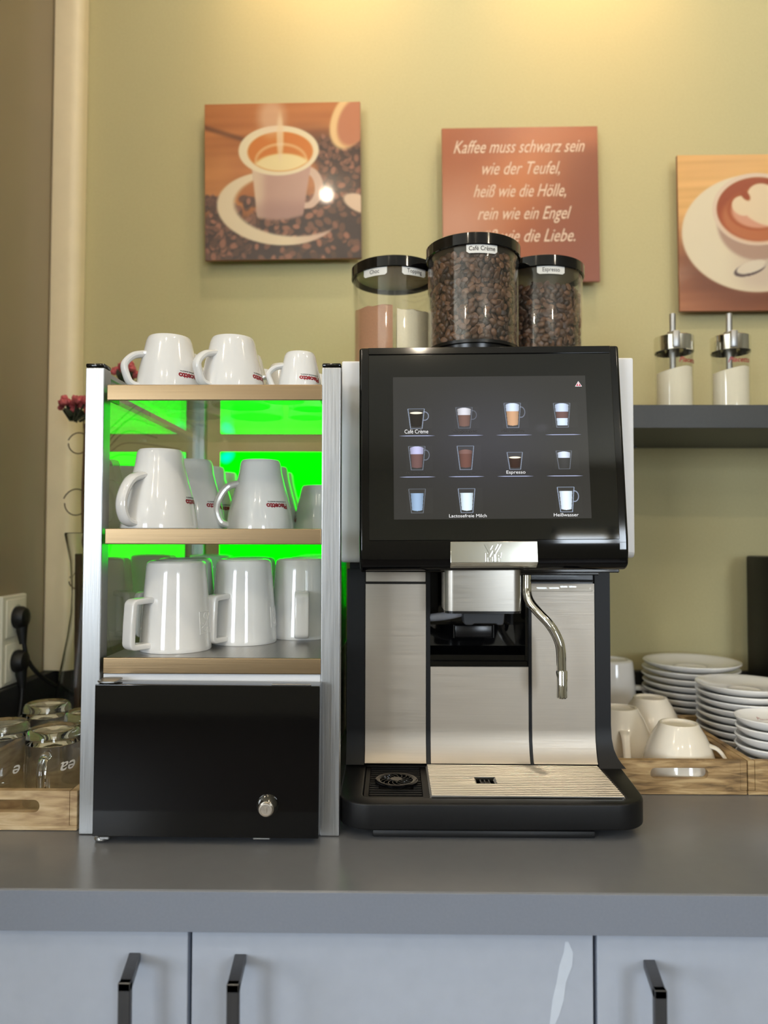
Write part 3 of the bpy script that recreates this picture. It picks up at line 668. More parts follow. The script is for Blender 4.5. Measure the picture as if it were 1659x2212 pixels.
# right frame with a flared foot
b = bmesh.new(); lv = [(.289, .2785, .9572), (.090, .2785, .9572), (.074, .2790, .9558), (.062, .2805, .9525), (.052, .2840, .9480), (.045, .2885, .9440), (.0405, .2925, .9410)]
rg = [[b.verts.new(p) for p in ((.2592, y, z), (x, y, z), (x-.004, y+.05, z), (.2592, y+.05, z))] for z, x, y in lv]
for a, c in zip(rg, rg[1:]):
    for i in range(4): b.faces.new((a[i], a[(i+1) % 4], c[(i+1) % 4], c[i]))
b.faces.new(rg[0]); b.faces.new(rg[-1]); bmesh.ops.recalc_face_normals(b, faces=b.faces[:]); obj('frame_side', b, M['black'], t)
b = bmesh.new(); bx(b, -.0362, .0430, .962, .966, .044, .29); bx(b, .1778, .2592, .962, .966, .044, .29); bx(b, .0480, .1743, .962, .966, .044, .1645); obj('panel_backing', b, M['smoke'], t)
# brew recess
b = bmesh.new(); bx(b, .0435, .1745, 1.022, 1.029, .165, .292); bx(b, .0445, .1735, .960, 1.022, .1640, .1712, .001, 1)
prism(b, [(.964, .1712), (1.022, .1712), (1.022, .2120), (1.006, .2120), (.998, .1850), (.990, .1800), (.964, .1780)], 'x', .0447, .1733)
bx(b, .0435, .0475, .9615, 1.022, .165, .292); bx(b, .1705, .1745, .9615, 1.022, .165, .292)
rc = obj('brew_recess', b, M['gloss_black'], t)
b = bmesh.new(); bx(b, .0835, .1330, .9975, 1.006, .1960, .2118, .001, 2); bx(b, .081, .0825, .9975, 1.006, .1955, .2125); bx(b, .134, .1355, .9975, 1.006, .1955, .2125); obj('recess_grip', b, M['smoke'], rc)
b = bmesh.new(); bx(b, .0485, .0600, .985, 1.02, .225, .285, .001, 1); obj('guide_rail', b, M['black'], rc); b = bmesh.new(); bx(b, .155, .158, .98, 1.02, .215, .285); obj('guide_rail', b, M['black'], rc)
# head: profile extruded
Yf = lambda z: .860+(z-.326)*(.026/.234)
TILT = Matrix.Translation((.116, 0, .44)) @ Matrix.Rotation(-math.radians(.50), 4, 'Y') @ Matrix.Translation((-.116, 0, -.44))
HX0, HX1 = -.0402, .2722
prof = [(Yf(.560)+.0015, .560), (Yf(.326)+.0015, .326), (.8615, .312), (.8625, .306)]+[(.8765-.014*math.cos(a), .3035-.0125*math.sin(a)) for a in np.linspace(.15, PI/2, 7)]+[(.930, .2935), (.965, .2900), (.965, .560)]
b = bmesh.new(); prism(b, prof, 'x', HX0, HX1); 
es = [e for e in b.edges if e.calc_face_angle(0) > 1.0]
bmesh.ops.bevel(b, geom=es, offset=.0035, segments=3, profile=.5, affect='EDGES'); HD = obj('head', b, M['gloss_black'], t, wn=True, xf=TILT)
sb = .0274                                        # narrow seams: front glass stands 0.9 mm proud, inset from the frame
def slab(bm, x0, x1, z0, z1, off0, off1, bev=0):
    pr = [(Yf(z0)-off0, z0), (Yf(z1)-off0, z1), (Yf(z1)-off1, z1), (Yf(z0)-off1, z0)]; prism(bm, pr, 'x', x0, x1, bev, 1)
b = bmesh.new(); slab(b, -.0290, .2612, .3268, .5497, -.004, .0002, .0005); BZ = obj('front_glass', b, M['bezel'], t, wn=True, xf=TILT)
b = bmesh.new(); pf = [(y-.0012, z) for y, z in prof[1:11]]; pr = pf+[(y+.003, z) for y, z in pf[::-1]]
prism(b, [p for p in pr], 'x', -.0290, .2612); obj('lower_bar', b, M['gloss_black'], t, xf=TILT, label='curved lower lip')
b = bmesh.new(); slab(b, -.0290, .2612, .5508, .5590, -.004, .0002, .0004); obj('upper_bar', b, M['gloss_black'], t, xf=TILT)
b = bmesh.new(); bx(b, -.038, .270, .888, .962, .2880, .2925, .001, 1); bx(b, .150, .248, .895, .93, .2845, .2885, .001, 1); obj('underside_cover', b, M['gloss_black'], t)
# display
DX0, DX1, DZ0, DZ1 = .0003, .2298, .3512, .5222
nrm = Vector((0, -1, 26/234)).normalized(); up = Vector((0, 26/234, 1)).normalized()
def scr(u, v, off=.0004):                          # u right, v down, on the display rectangle
    x = DX0+u*(DX1-DX0); z = DZ1-v*(DZ1-DZ0); return TILT @ (Vector((x, Yf(z), z))+nrm*off)
def img_disp(u, v):
    base = np.ones(u.shape+(3,))*np.array([66, 65, 62.]); base = over(base, ell(u, v, .48, .45, .30, .30, .95)*.45, (92, 92, 108))
    base = over(base, ell(u, v, .765, .37, .03, .025, .5)*.5, (92, 92, 98)); base = over(base, sst(.004, .001, np.abs(v-.125))*.25, (110, 110, 110)); return base
MD = painted('display_panel', .05, emit=.72, spec=.5)
up3 = TILT.to_3x3() @ up; rx3 = TILT.to_3x3() @ Vector((1, 0, 0)); SW, SH = DX1-DX0, (DZ1-DZ0)/up.z
DP = paint_panel('display', SW, SH, 80, 60, img_disp, MD, t, scr(.5, .5, .0003), tuple(rx3), tuple(up3), label='lit touch display with drink menu')
IC = [.5, .5, .1, .1]
def drink(liq, foam=None, ff=.3, handle=False, bot=None, crema=None, full=.12, lite=1.0, hs=.9):
    def img(u, v):                                 # u across 1.5 glass widths when there is a handle
        base = img_disp(IC[0]+(u-.5)*IC[2], IC[1]+(v-.5)*IC[3])*.785
        U = u*1.45-.08 if True else u
        inx = lambda k, k2=0: (np.abs(U-.5) < (.47-.16*v)*k)
        hw_ = .47-.15*v; d = np.abs(np.abs(U-.5)-hw_); g = (v > .03)&(v < .985)
        body = (np.abs(U-.5) < hw_)&(v > .02)&(v < .99-.03*np.abs(U-.5))
        base[body] += 5
        out = np.clip(1-d/.028, 0, 1)*g; base = over(base, out*.85*lite, (178, 196, 226))
        if handle:
            hr = np.sqrt(((U-.97)/.22)**2+((v-.38)/.20)**2); base = over(base, np.clip(1-np.abs(hr-1)/.16, 0, 1)*(U > .90)*.75*lite, (170, 184, 214))
        iw = .38-.11*v; tp = full; li = (np.abs(U-.5) < iw)&(v > tp)&(v < .90-.04*((U-.5)/.3)**2)
        shade = (1-.25*(np.abs(U-.5)/.35)**2)[..., None]; L3 = np.ones(u.shape+(3,))*np.array(liq, float)*shade
        base = np.where(li[..., None], L3, base)
        if foam is not None:
            fo = (np.abs(U-.5) < iw+.015)&(v > tp-.07+.05*((U-.5)/.35)**2)&(v < tp+ff); base = np.where(fo[..., None], np.ones(u.shape+(3,))*np.array(foam, float)*shade, base)
        if crema is not None: base = over(base, ell(U, v, .5, tp+.06, .36, .055, .15), crema)
        if bot is not None:
            bo = (np.abs(U-.5) < iw)&(v > .62)&(v < .90); base = np.where(bo[..., None], np.array(bot, float)*shade, base)
        base = over(base, np.clip(1-np.abs(v-.03)/.018, 0, 1)*(np.abs(U-.5) < .46)*.6*lite, (170, 190, 222))
        base = over(base, np.clip(1-np.abs(v-.975)/.02, 0, 1)*(np.abs(U-.5) < .31)*.7*lite, (170, 186, 214)); return base
    return img
MI = painted('display_icons', .05, emit=1.25, spec=.5)
ICON = [(.119, .372, .148, drink((36, 32, 28), None, 0, True, None, (250, 240, 214), .17, 1.15)),
        (.367, .372, .156, drink((118, 90, 82), (214, 214, 222), .26, True, full=.12, lite=.5)),
        (.617, .372, .184, drink((204, 160, 124), (214, 228, 250), .24, True, full=.10, lite=.8)),
        (.872, .372, .180, drink((110, 82, 78), (206, 222, 248), .26, False, (214, 232, 250), full=.10, lite=.7)),
        (.120, .663, .174, drink((112, 84, 82), (190, 190, 226), .24, True, full=.10, lite=.7)),
        (.370, .663, .174, drink((112, 78, 70), (130, 98, 92), .10, False, full=.24, lite=1)),
        (.622, .663, .126, drink((58, 40, 34), None, 0, False, None, (255, 246, 222), .26, 1.1)),
        (.873, .663, .134, drink((60, 60, 60), (216, 228, 246), .26, False, full=.14, lite=.6)),
        (.119, .960, .174, drink((150, 176, 206), None, 0, False, full=.20, lite=.6)),
        (.371, .960, .174, drink((222, 240, 250), None, 0, False, full=.20, lite=1.1)),
        (.875, .960, .180, drink((228, 242, 255), None, 0, True, full=.18, lite=1.3))]
for u, v, h, im in ICON:
    wg = .092 if h > .14 else .085; wI = wg*SW*1.45; hI = h*SH; du = (.5-(.58/1.45))*wg*1.45
    IC[:] = [u+du, v-h/2, wI/SW, h]; paint_panel('drink_icon', wI, hI, 84, 110, im, MI, DP, scr(u+du, v-h/2, .0005), tuple(rx3), tuple(up3))
MC = emitter('caption_white', (1, 1, 1, 1), 1.0); MCd = emitter('caption_dim', lin(44, 42, 40), .72); MLn = emitter('menu_line', lin(186, 196, 236), .9)
def caption(s, u, v, wu, m, hh=.021):
    V, F = text_fit(s, wu*SW, hh*SH, 0); b = bmesh.new()
    add_flat(b, V, F, lambda x, y: scr(u+x/SW, v-y/SH, .0006)); obj('caption', b, m, DP)
caption('Café Crème', .119, .403, .122, MC, .028); caption('Espresso', .625, .690, .097, MC, .022); caption('Lactosefreie Milch', .375, .988, .190, MC, .022); caption('Heißwasser', .872, .986, .125, MC, .022)
caption('Cappuccino', .370, .400, .125, MCd, .022); caption('Milchkaffee', .617, .398, .118, MCd, .022); caption('Milch-Choc', .120, .693, .110, MCd, .022); caption('Chociatto', .372, .693, .098, MCd, .022)
for r_, us in ((.420, (.122, .372, .622, .874)), (.708, (.122, .372, .622, .874))):
    for u in us:
        b = bmesh.new(); w_ = .093
        vs = [b.verts.new(scr(u+a, r_+c, .0006)) for a, c in ((-w_, 0), (-w_*.6, -.0025), (w_*.6, -.0025), (w_, 0), (w_*.6, .0025), (-w_*.6, .0025))]; b.faces.new(vs[::-1]); obj('menu_line', b, MLn, DP)
b = bmesh.new()
for s, o_, mi in ((.0205, .0006, 0), (.0155, .0008, 1)):
    c = [scr(.963+s*math.sin(a)*1.02, .062-s*math.cos(a)*1.25+.004, o_) for a in (0, 2*PI/3, 4*PI/3)]; f = b.faces.new([b.verts.new(p) for p in c[::-1]]); f.material_index = mi
V, F = text_fit('1', .0012, .0030, .05); add_flat(b, V, F, lambda x, y: scr(.963+x/SW, .071-y/SH, .001))
obj('warning_sign', b, [MC, emitter('warning_red', lin(196, 30, 70), 1.0)], DP)
# badge
b = bmesh.new(); pf = [(Yf(.3250)-.0030, .3250), (Yf(.300)-.0030, .3010), (.8582, .2985), (.8600, .2965), (.864, .2945), (.872, .2935), (.872, .325)]
prism(b, pf, 'x', .0652, .1655, .0004, 1); BD = obj('badge', b, M['badge'], t, wn=True, xf=TILT, label='bright chrome badge plate')
b = bmesh.new()
def bdg(x, y, o_=.0036): return Vector((.1138+x, Yf(.3125+y)-o_, .3125+y))
EMB = []
def plate_poly(P):
    EMB.append(P)
    t0 = bmesh.new(); vs = [t0.verts.new(bdg(x, y)) for x, y in P]; f = t0.faces.new(vs)
    bot = [t0.verts.new(bdg(x, y, .0028)) for x, y in P]
    for i in range(len(P)): j = (i+1) % len(P); t0.faces.new((vs[i], bot[i], bot[j], vs[j]))
    bmesh.ops.recalc_face_normals(t0, faces=t0.faces[:]); merge(b, t0)
Wp = [(-.0097, .0092), (-.0062, .0092), (-.0028, .0030), (0, .0078), (.0028, .0030), (.0062, .0092), (.0097, .0092), (.0030, -.0022), (0, .0020), (-.0032, -.0035)]
plate_poly(Wp)
plate_poly([(-.0085, -.0010), (-.0062, -.0010), (-.0062-.0, -.0012), (-.0035, -.0052), (-.0003, .0004), (.0018, -.0026), (.0018, -.0104), (-.0006, -.0104), (-.0006, -.0056), (-.0035, -.0092), (-.0060, -.0060), (-.0060, -.0104), (-.0085, -.0104)])
plate_poly([(.0032, -.0104), (.0032, -.0024), (.0048, -.0006), (.0094, -.0006), (.0094, -.0032), (.0066, -.0032), (.0066, -.0044), (.0088, -.0044), (.0088, -.0064), (.0066, -.0064), (.0066, -.0104)])
obj('emblem', b, M['badge'], BD, xf=TILT)
b = bmesh.new()
for P in EMB:
    for (xa, ya), (xb, yb) in zip(P, P[1:]+P[:1]): sweep(b, [bdg(xa, ya, .0034), bdg(xb, yb, .0034)], .00022, .00030, seg=6)
obj('emblem_outline', b, M['chrome'], BD, xf=TILT)
# spout
b = bmesh.new(); prism(b, rrect(.0612, .1530, .880, .950, (.012, .012, .011, .011), 6), 'z', .2425, .2930); SP = obj('spout', b, M['spout'], t, ang=30)
b = bmesh.new(); prism(b, rrect(.0616, .1526, .8805, .949, .011, 6), 'z', .2395, .2425); obj('spout_base', b, M['smoke'], SP)
b = bmesh.new()
prism(b, [(.0835, .2400), (.1345, .2400), (.1330, .2265), (.1310, .2245), (.1255, .2245), (.1235, .2262), (.0975, .2262), (.0955, .2245), (.0875, .2245), (.0850, .2265)], 'y', .893, .925, .001, 1)
obj('nozzle', b, M['nozzle'], SP)
b = bmesh.new(); sweep(b, smooth_path([(.0400, .985, .2235), (.052, .960, .2265), (.066, .935, .2310), (.080, .918, .2360), (.090, .912, .2400)], 6), .0052, .0052, seg=14); obj('milk_hose', b, M['hose'], t)
# steam wand
wp = [(.1620, .902, .2925), (.1620, .902, .2800), (.1618, .900, .2640), (.1650, .896, .2520), (.1740, .890, .2400), (.1855, .884, .2270), (.1940, .881, .2120), (.1978, .880, .1970), (.1985, .880, .1700)]
b = bmesh.new(); sweep(b, smooth_path(wp, 8), .0057, .0057, seg=18); WD = obj('steam_wand', b, M['chrome'], t)
b = bmesh.new(); lathe(b, [(0, 0), (.0052, 0), (.0065, .0014), (.0066, .0310), (.0060, .0325), (0, .0325)], .1988, .880, .1410, 24); lathe(b, [(0, 0), (.0009, 0), (.0009, .0008), (0, .0008)], .1998, .8736, .1440, 10, Matrix.Rotation(PI/2, 4, 'X')); obj('wand_tip', b, M['chrome'], WD)
# clear grip under the head
b = bmesh.new(); bx(b, .1640, .2440, .905, .917, .2640, .2735, .0025, 3); obj('clear_grip', b, M['clear'], t)
b = bmesh.new(); bx(b, .1655, .2435, .905, .960, .2755, .2785, .001, 1); obj('grip_holder', b, M['gloss_black'], t)
# white side covers
for s, x0, x1 in ((0, -.0648, -.0405), (1, .2735, .3008)):
    b = bmesh.new(); prism(b, rrect(.925, 1.245, .298 if s == 0 else .3045, .5515 if s == 0 else .5555, (.004, .003, .008, .016), 6), 'x', x0, x1, .002, 2); obj('side_cover', b, M['white'], t, wn=True, label='white side cover')
b = bmesh.new(); bx(b, -.038, .271, .962, 1.246, .5525, .5605, .002, 2); obj('top_cover', b, M['gloss_black'], t)
# hoppers
HR = .0628
def hopper(cx, cy, zb, ztop, label, txts, split=False):
    b = bmesh.new(); lathe(b, [(HR-.0035, zb+.004), (HR-.0035, ztop-.006), (HR-.0015, ztop-.006), (HR-.0015, zb+.004), (HR-.0035, zb+.004)], cx, cy, 0, 64)
    h = obj('hopper', b, M['clear'], K, label=label)
    b = bmesh.new(); z1 = ztop
    lathe(b, [(0, z1-.004), (HR-.006, z1-.004), (HR-.004, z1), (HR-.001, z1), (HR+.0012, z1-.0015), (HR+.0012, z1-.0155), (HR+.0004, z1-.0165), (HR-.001, z1-.0165), (HR-.001, z1-.006), (HR-.006, z1-.006), (HR-.006, z1-.007), (0, z1-.007)], cx, cy, 0, 72); obj('lid', b, M['gloss_black'], h)
    b = bmesh.new(); lathe(b, [(0, z1-.0125), (HR-.010, z1-.0125), (HR-.007, z1-.011), (HR-.0065, z1-.0072), (0, z1-.0072)], cx, cy, 0, 48); obj('lid_seal', b, M['seal'], h)
    b = bmesh.new(); lathe(b, [(0, .5606), (HR-.008, .5606), (HR-.006, zb), (HR-.001, zb), (HR-.001, zb+.004), (HR-.0045, zb+.005), (0, zb+.005)], cx, cy, 0, 48); obj('base_ring', b, M['smoke'], h)
    for s, a0, half, bold in txts:
        R_ = HR-.0012; zc = z1-.0212; hh = .0062; b = bmesh.new(); n = 12; a0 = math.radians(a0); hw_ = half/R_
        ro = rrect(-half, half, -hh, hh, (.0003, .0003, .0025, .0025), 4)
        vs = [b.verts.new((cx+R_*math.cos(a0+x/R_), cy+R_*math.sin(a0+x/R_), zc+z)) for x, z in ro]
        # strip surface: columns
        b.clear()
        cols = []
        for i in range(n+1):
            x = -half+2*half*i/n; e = max(0, abs(x)-(half-.0025)); zlo = -hh+(.0025-math.sqrt(max(0, .0025**2-e*e)))
            cols.append([b.verts.new((cx+r*math.cos(a0+x/R_), cy+r*math.sin(a0+x/R_), zc+z)) for r, z in ((R_, zlo), (R_, hh), (R_-.0004, hh), (R_-.0004, zlo))])
        for p, q in zip(cols, cols[1:]):
            for j in range(4): b.faces.new((p[j], p[(j+1) % 4], q[(j+1) % 4], q[j]))
        b.faces.new(cols[0]); b.faces.new(cols[-1]); bmesh.ops.recalc_face_normals(b, faces=b.faces[:])
        obj('label_plate', b, M['label'], h, label='white name label')
        V, F = text2d(s, .0082, bold, 0, .86); b = bmesh.new()
        add_flat(b, V, F, lambda x, y: (cx+(R_+.0002)*math.cos(a0+x/R_), cy+(R_+.0002)*math.sin(a0+x/R_), zc-.0028+y)); obj('lettering', b, M['dark_print'], h)
    if split:
        b = bmesh.new(); bx(b, cx-.0018, cx+.0018, cy-HR+.004, cy+HR-.004, zb+.005, ztop-.0085)
        for k in range(5): sweep(b, [(cx+.010+.0*k, cy-.03+.012*k, ztop-.022-.004*k), (cx+.03, cy-.03+.012*k, ztop-.026-.004*k), (cx+.050, cy-.02+.008*k, ztop-.022-.004*k)], .0012, .0012, seg=6)
        obj('divider', b, M['clear'], h)
    return h
hopper(.1085, 1.000, .5790, .7215, 'bean hopper nearest the front', [('Café Crème', 270+5, .0205, .012)])
hopper(.2155, 1.083, .5760, .7240, 'bean hopper at right back', [('Espresso', 270+4, .0200, .004)])
hopper(.0020, 1.083, .5760, .7240, 'two-part powder hopper at left back', [('Choc', 270-28, .0190, .004), ('Topping', 270+27, .0190, .004)], True)
# beans
def bean_proto(a=.0058, bb=.0043, c=.0032):
    V = []; F = []; nr, ns = 7, 14
    for i in range(nr+1):
        ph = PI*i/nr
        for j in range(ns):
            th = 2*PI*j/ns; x = a*math.cos(ph); y = bb*math.sin(ph)*math.cos(th+PI/2); z = c*math.sin(ph)*math.sin(th+PI/2)
            if z < 0: z *= .5; 
            if z < 0 and abs(y) < .0007: z += .0013*math.sin(ph)
            V.append((x, y, z))
    for i in range(nr):
        for j in range(ns): F.append((i*ns+j, i*ns+(j+1) % ns, (i+1)*ns+(j+1) % ns, (i+1)*ns+j))
    return np.array(V), np.array(F)
def beans(name, cx, cy, z0, z1, label, seed):
    r = np.random.default_rng(seed); V0, F0 = bean_proto(); VV = []; FF = []; k = 0
    pts = []
    for layer, rad in enumerate((HR-.0078, HR-.0125)):
        nz = int((z1-z0)/.0066)
        for i in range(nz):
            nt = int(2*PI*rad/.0088)
            for j in range(nt): pts.append((rad+r.uniform(-.0012, .0010), 2*PI*(j+.5*(i % 2)+r.uniform(-.28, .28))/nt, z0+(i+.5+r.uniform(-.3, .3))*(z1-z0)/nz, 0))
    for i in range(150):
        rr = math.sqrt(r.uniform(0, 1))*(HR-.011); pts.append((rr, r.uniform(0, 2*PI), z1-.001+r.uniform(-.003, .003), 1))
    for rad, th, z, top in pts:
        q = Euler((r.uniform(-.6, .6), r.uniform(-.6, .6), r.uniform(0, PI*2))).to_matrix()
        if r.uniform() < .5: q = q @ Matrix.Rotation(PI, 3, 'X')
        if not top: q = Matrix.Rotation(th, 3, 'Z') @ Matrix.Rotation(PI/2, 3, 'Y') @ q
        s = r.uniform(.88, 1.12); A = (np.array(q) @ (V0.T*s)).T + np.array([cx+rad*math.cos(th), cy+rad*math.sin(th), z])
        d = A[:, :2]-np.array([cx, cy]); rn = np.linalg.norm(d, axis=1); lim = HR-.0040; f = np.minimum(1, lim/np.maximum(rn, 1e-6)); A[:, :2] = np.array([cx, cy])+d*f[:, None]
        A[:, 2] = np.maximum(A[:, 2], z0)
        VV.append(A); FF.append(F0+k*len(V0)); k += 1
    V = np.concatenate(VV)-np.array([cx, cy, z0]); F = np.concatenate(FF)
    me = bpy.data.meshes.new(name); me.from_pydata(V.tolist(), [], F.tolist()); me.materials.append(M['bean'])
    # dark core so that no light passes between the beans
    me.polygons.foreach_set('use_smooth', [True]*len(me.polygons))
    o = bpy.data.objects.new(name, me); C.objects.link(o); o.location = (cx, cy, z0+CT); tag(o, label, 'coffee beans', None, 'stuff'); return o
beans('coffee_beans', .1085, 1.000, .5845, .6985, 'brown roasted coffee beans filling the tall front hopper', 1)
beans('coffee_beans', .2155, 1.083, .5815, .6850, 'darker roasted coffee beans in the hopper at right back', 2)
def powder(cx, cy, a0, a1, z0, z1, z2, m, label, name):
    b = bmesh.new(); rr = HR-.0042; top = []; bot = []
    A = np.radians(np.linspace(a0, a1, 24)); off = .0030*(1 if a1 < 280 else -1)
    P = [(cx+rr*math.cos(a), cy+rr*math.sin(a)) for a in A]; gx = cx-abs(off) if max(abs(math.degrees(A[0])-90), 0) < 1 and a1 > 200 else cx+abs(off)
    P = [(min(x, cx-.003) if name == 'chocolate_powder' else max(x, cx+.003), y) for x, y in P]
    for x, y in P:
        top.append(b.verts.new((x, y, z1+(z2-z1)*(y-cy+HR)/(2*HR)+.0012*math.sin(x*300)))); bot.append(b.verts.new((x, y, z0)))
    n = len(P); b.faces.new(top); b.faces.new(bot[::-1])
    for i in range(n): j = (i+1) % n; b.faces.new((top[i], bot[i], bot[j], top[j]))
    bmesh.ops.recalc_face_normals(b, faces=b.faces[:]); o = obj(name, b, m, None, (cx, cy, z0)); tag(o, label, 'powder', None, 'stuff')
powder(.0020, 1.083, 92, 268, .5815, .6540, .668, M['choc'], 'brown chocolate powder in the left half of the powder hopper', 'chocolate_powder')
powder(.0020, 1.083, -88, 88, .5815, .6480, .656, M['topping'], 'cream milk powder in the right half of the powder hopper', 'milk_powder')

# ================================================================== WOODEN TRAYS
def tray(x0, x1, y0, y1, h, label, mt, slot, wz=.0085):
    t = thing('wooden_tray', label, 'tray', ((x0+x1)/2, (y0+y1)/2, 0), 'wooden trays on the worktop')
    b = bmesh.new(); bx(b, x0, x1, y0, y1, .0004, .006, .0008, 1); obj('base_board', b, mt, t)
    for yy in (y0, y1-wz):
        b = bmesh.new(); holed(b, [(x0+wz+.0003, .0062), (x1-wz-.0003, .0062), (x1-wz-.0003, h), (x0+wz+.0003, h)], [rrect(slot-.037, slot+.037, .0205, .0345, .0065, 5)], 'y', yy, yy+wz); obj('end_panel', b, mt, t)
    for xx in (x0, x1-wz):
        b = bmesh.new(); bx(b, xx, xx+wz, y0, y1, .0062, h, .0006, 1); obj('side_panel', b, mt, t)
tray(-.5300, -.3535, .8365, 1.150, .0445, 'pale wooden tray holding clear glass mugs at the left', M['pale_wood'], -.4330)
tray(.2795, .4545, .9660, 1.280, .0440, 'weathered wooden tray with slot handle holding white cups', M['wood'], .3680)
tray(.4560, .7000, .9660, 1.212, .0440, 'weathered wooden tray under the saucers at the right edge', M['wood'], .5780)
zc = .0068
place('wide', .3910, 1.027, zc, 335, 'wide cream cup in front, handle pointing right', GR, 'cream_porcelain', False)
place('wide', .4085, 1.190, zc, 60, 'cream cup behind the front one, in the wooden tray', GR, 'cream_porcelain', False)
place('wide', .3380, 1.118, zc, 262, 'cream cup half hidden by the machine, handle towards viewer', GR, 'cream_porcelain', False)
dm_ = place('sq', .3860, 1.325, .0005, -8, 'tall grey-white mug behind the tray, square handle to the right', 'square-handled mugs', 'porcelain'); dm_.scale = (1.08,)*3
# plates
def plate_mesh(r):
    k = r/.082; b = bmesh.new()
    lathe(b, [(0, .0026), (.024*k, .0026), (.026*k, .0008), (.040*k, .0002), (.043*k, .0010), (.056*k, .0030), (.068*k, .0065), (.076*k, .0105), (r-.0006, .0142), (r, .0156), (r-.0008, .0168), (r-.0025, .0170), (.072*k, .0142), (.062*k, .0105), (.050*k, .0072), (.030*k, .0050), (.027*k, .0062), (.025*k, .0050), (0, .0048)], seg=72)
    me = bpy.data.meshes.new('saucer'); b.to_mesh(me); b.free(); me.materials.append(M['porcelain']); fin(me); return me
ORD = ['bottom', 'second', 'third', 'fourth', 'fifth', 'sixth', 'seventh', 'eighth', 'ninth', 'tenth', 'eleventh', 'twelfth']
def stack(cx, cy, z0, r, n, pitch, desc, group, red=False):
    me = plate_mesh(r)
    for k in range(n):
        o = bpy.data.objects.new('saucer', me); C.objects.link(o); o.location = (cx+random.uniform(-.0012, .0012), cy+random.uniform(-.0012, .0012), CT+z0+k*pitch); o.rotation_euler = (0, 0, random.uniform(0, 6))
        lab = 'white saucer, topmost of %s' % desc if k == n-1 else ('white saucer at the bottom of %s' % desc if k == 0 else 'white saucer, %s from the bottom of %s' % (ORD[k], desc))
        tag(o, lab, 'saucer', group)
        if red and k == n-1:
            o.rotation_euler = (0, 0, 0); b = bmesh.new(); V, F = text_fit(red, .026, .0050, 0, .1)
            zz = lambda y: float(np.interp(abs(y), [0, .033, .0456, r-.003], [.005, .0072, .0120, .017]))+.0011
            add_flat(b, V, F, lambda x, y: (x+.001, y+.0155, zz(math.hypot(x+.001, y+.0155)*.082/r)))
            mm = bpy.data.meshes.new('lettering'); b.to_mesh(mm); b.free(); mm.materials.append(M['red']); c = bpy.data.objects.new('lettering', mm); C.objects.link(c); c.parent = o
stack(.5150, 1.2950, .0005, .0800, 10, .0112, 'the tall rear stack', 'saucers in the tall rear stack')
stack(.5370, 1.1450, .0065, .0700, 9, .0108, 'the stack in the middle right', 'saucers in the stack in the tray')
stack(.5190, 1.0285, .0065, .0480, 6, .0125, 'the small front stack at the right edge', 'small saucers in the front stack', 'Piacetto')
# ================================================================== LEFT SIDE: GLASS MUGS, SOCKET, VASE
def glass_mug(label, x, y, deg, ang=None, chars=None, tz=.05):
    h = .0885; t = thing('glass_mug', label, 'glass mug', (0, 0, 0), 'clear glass mugs in the left tray')
    b = bmesh.new(); O = [(.0338, 0), (.0345, .0012), (.0342, .006), (.0325, .066), (.0320, .076), (.0312, .083), (.0290, .0875), (.0265, .0885)]
    I = [(.0288, .0718), (.0298, .062), (.0318, .004), (.0326, .0006)]
    lathe(b, I+[o_ for o_ in O if o_[1] < .0720]+[(.0323, .0718)], seg=44); obj('body', b, M['mug_wall'], t, ang=50)
    b = bmesh.new(); lathe(b, [(0, .0745), (.022, .0750), (.0286, .0722), (.0322, .0720), (.0320, .076), (.0312, .083), (.0290, .0875), (.0265, .0885), (.0235, .0865), (.015, .0855), (0, .0850)], seg=44); obj('thick_base', b, M['glass'], t, ang=50)
    b = bmesh.new(); P = [(.0318, 0, .062), (.0400, 0, .0645), (.0520, 0, .058), (.0565, 0, .042), (.0520, 0, .024), (.0410, 0, .0135), (.0330, 0, .014)]
    sweep(b, smooth_path(P, 6), .0052, .0044, side=(0, 1, 0), seg=12); obj('handle', b, M['glass'], t, ang=50)
    if chars:
        b = bmesh.new(); logo(b, lambda z: .0340, math.radians(ang), tz, .0095*len(chars), .0100, chars, .01, -1, .35); obj('lettering', b, M['white_print'], t)
    t.location = (x, y, CT+.0068); t.rotation_euler = (0, 0, math.radians(deg)); return t
glass_mug('clear glass mug nearest the rack post, handle facing forward', -.4165, .915, 281, 42, 'ea', .0535)
glass_mug('clear glass mug at the far left, handle towards the front left', -.4930, .940, 250, 75, 'e', .040)
glass_mug('clear glass mug behind the two front ones', -.4880, 1.050, 160)
glass_mug('clear glass mug mostly hidden behind the rack post', -.4100, 1.005, 100)
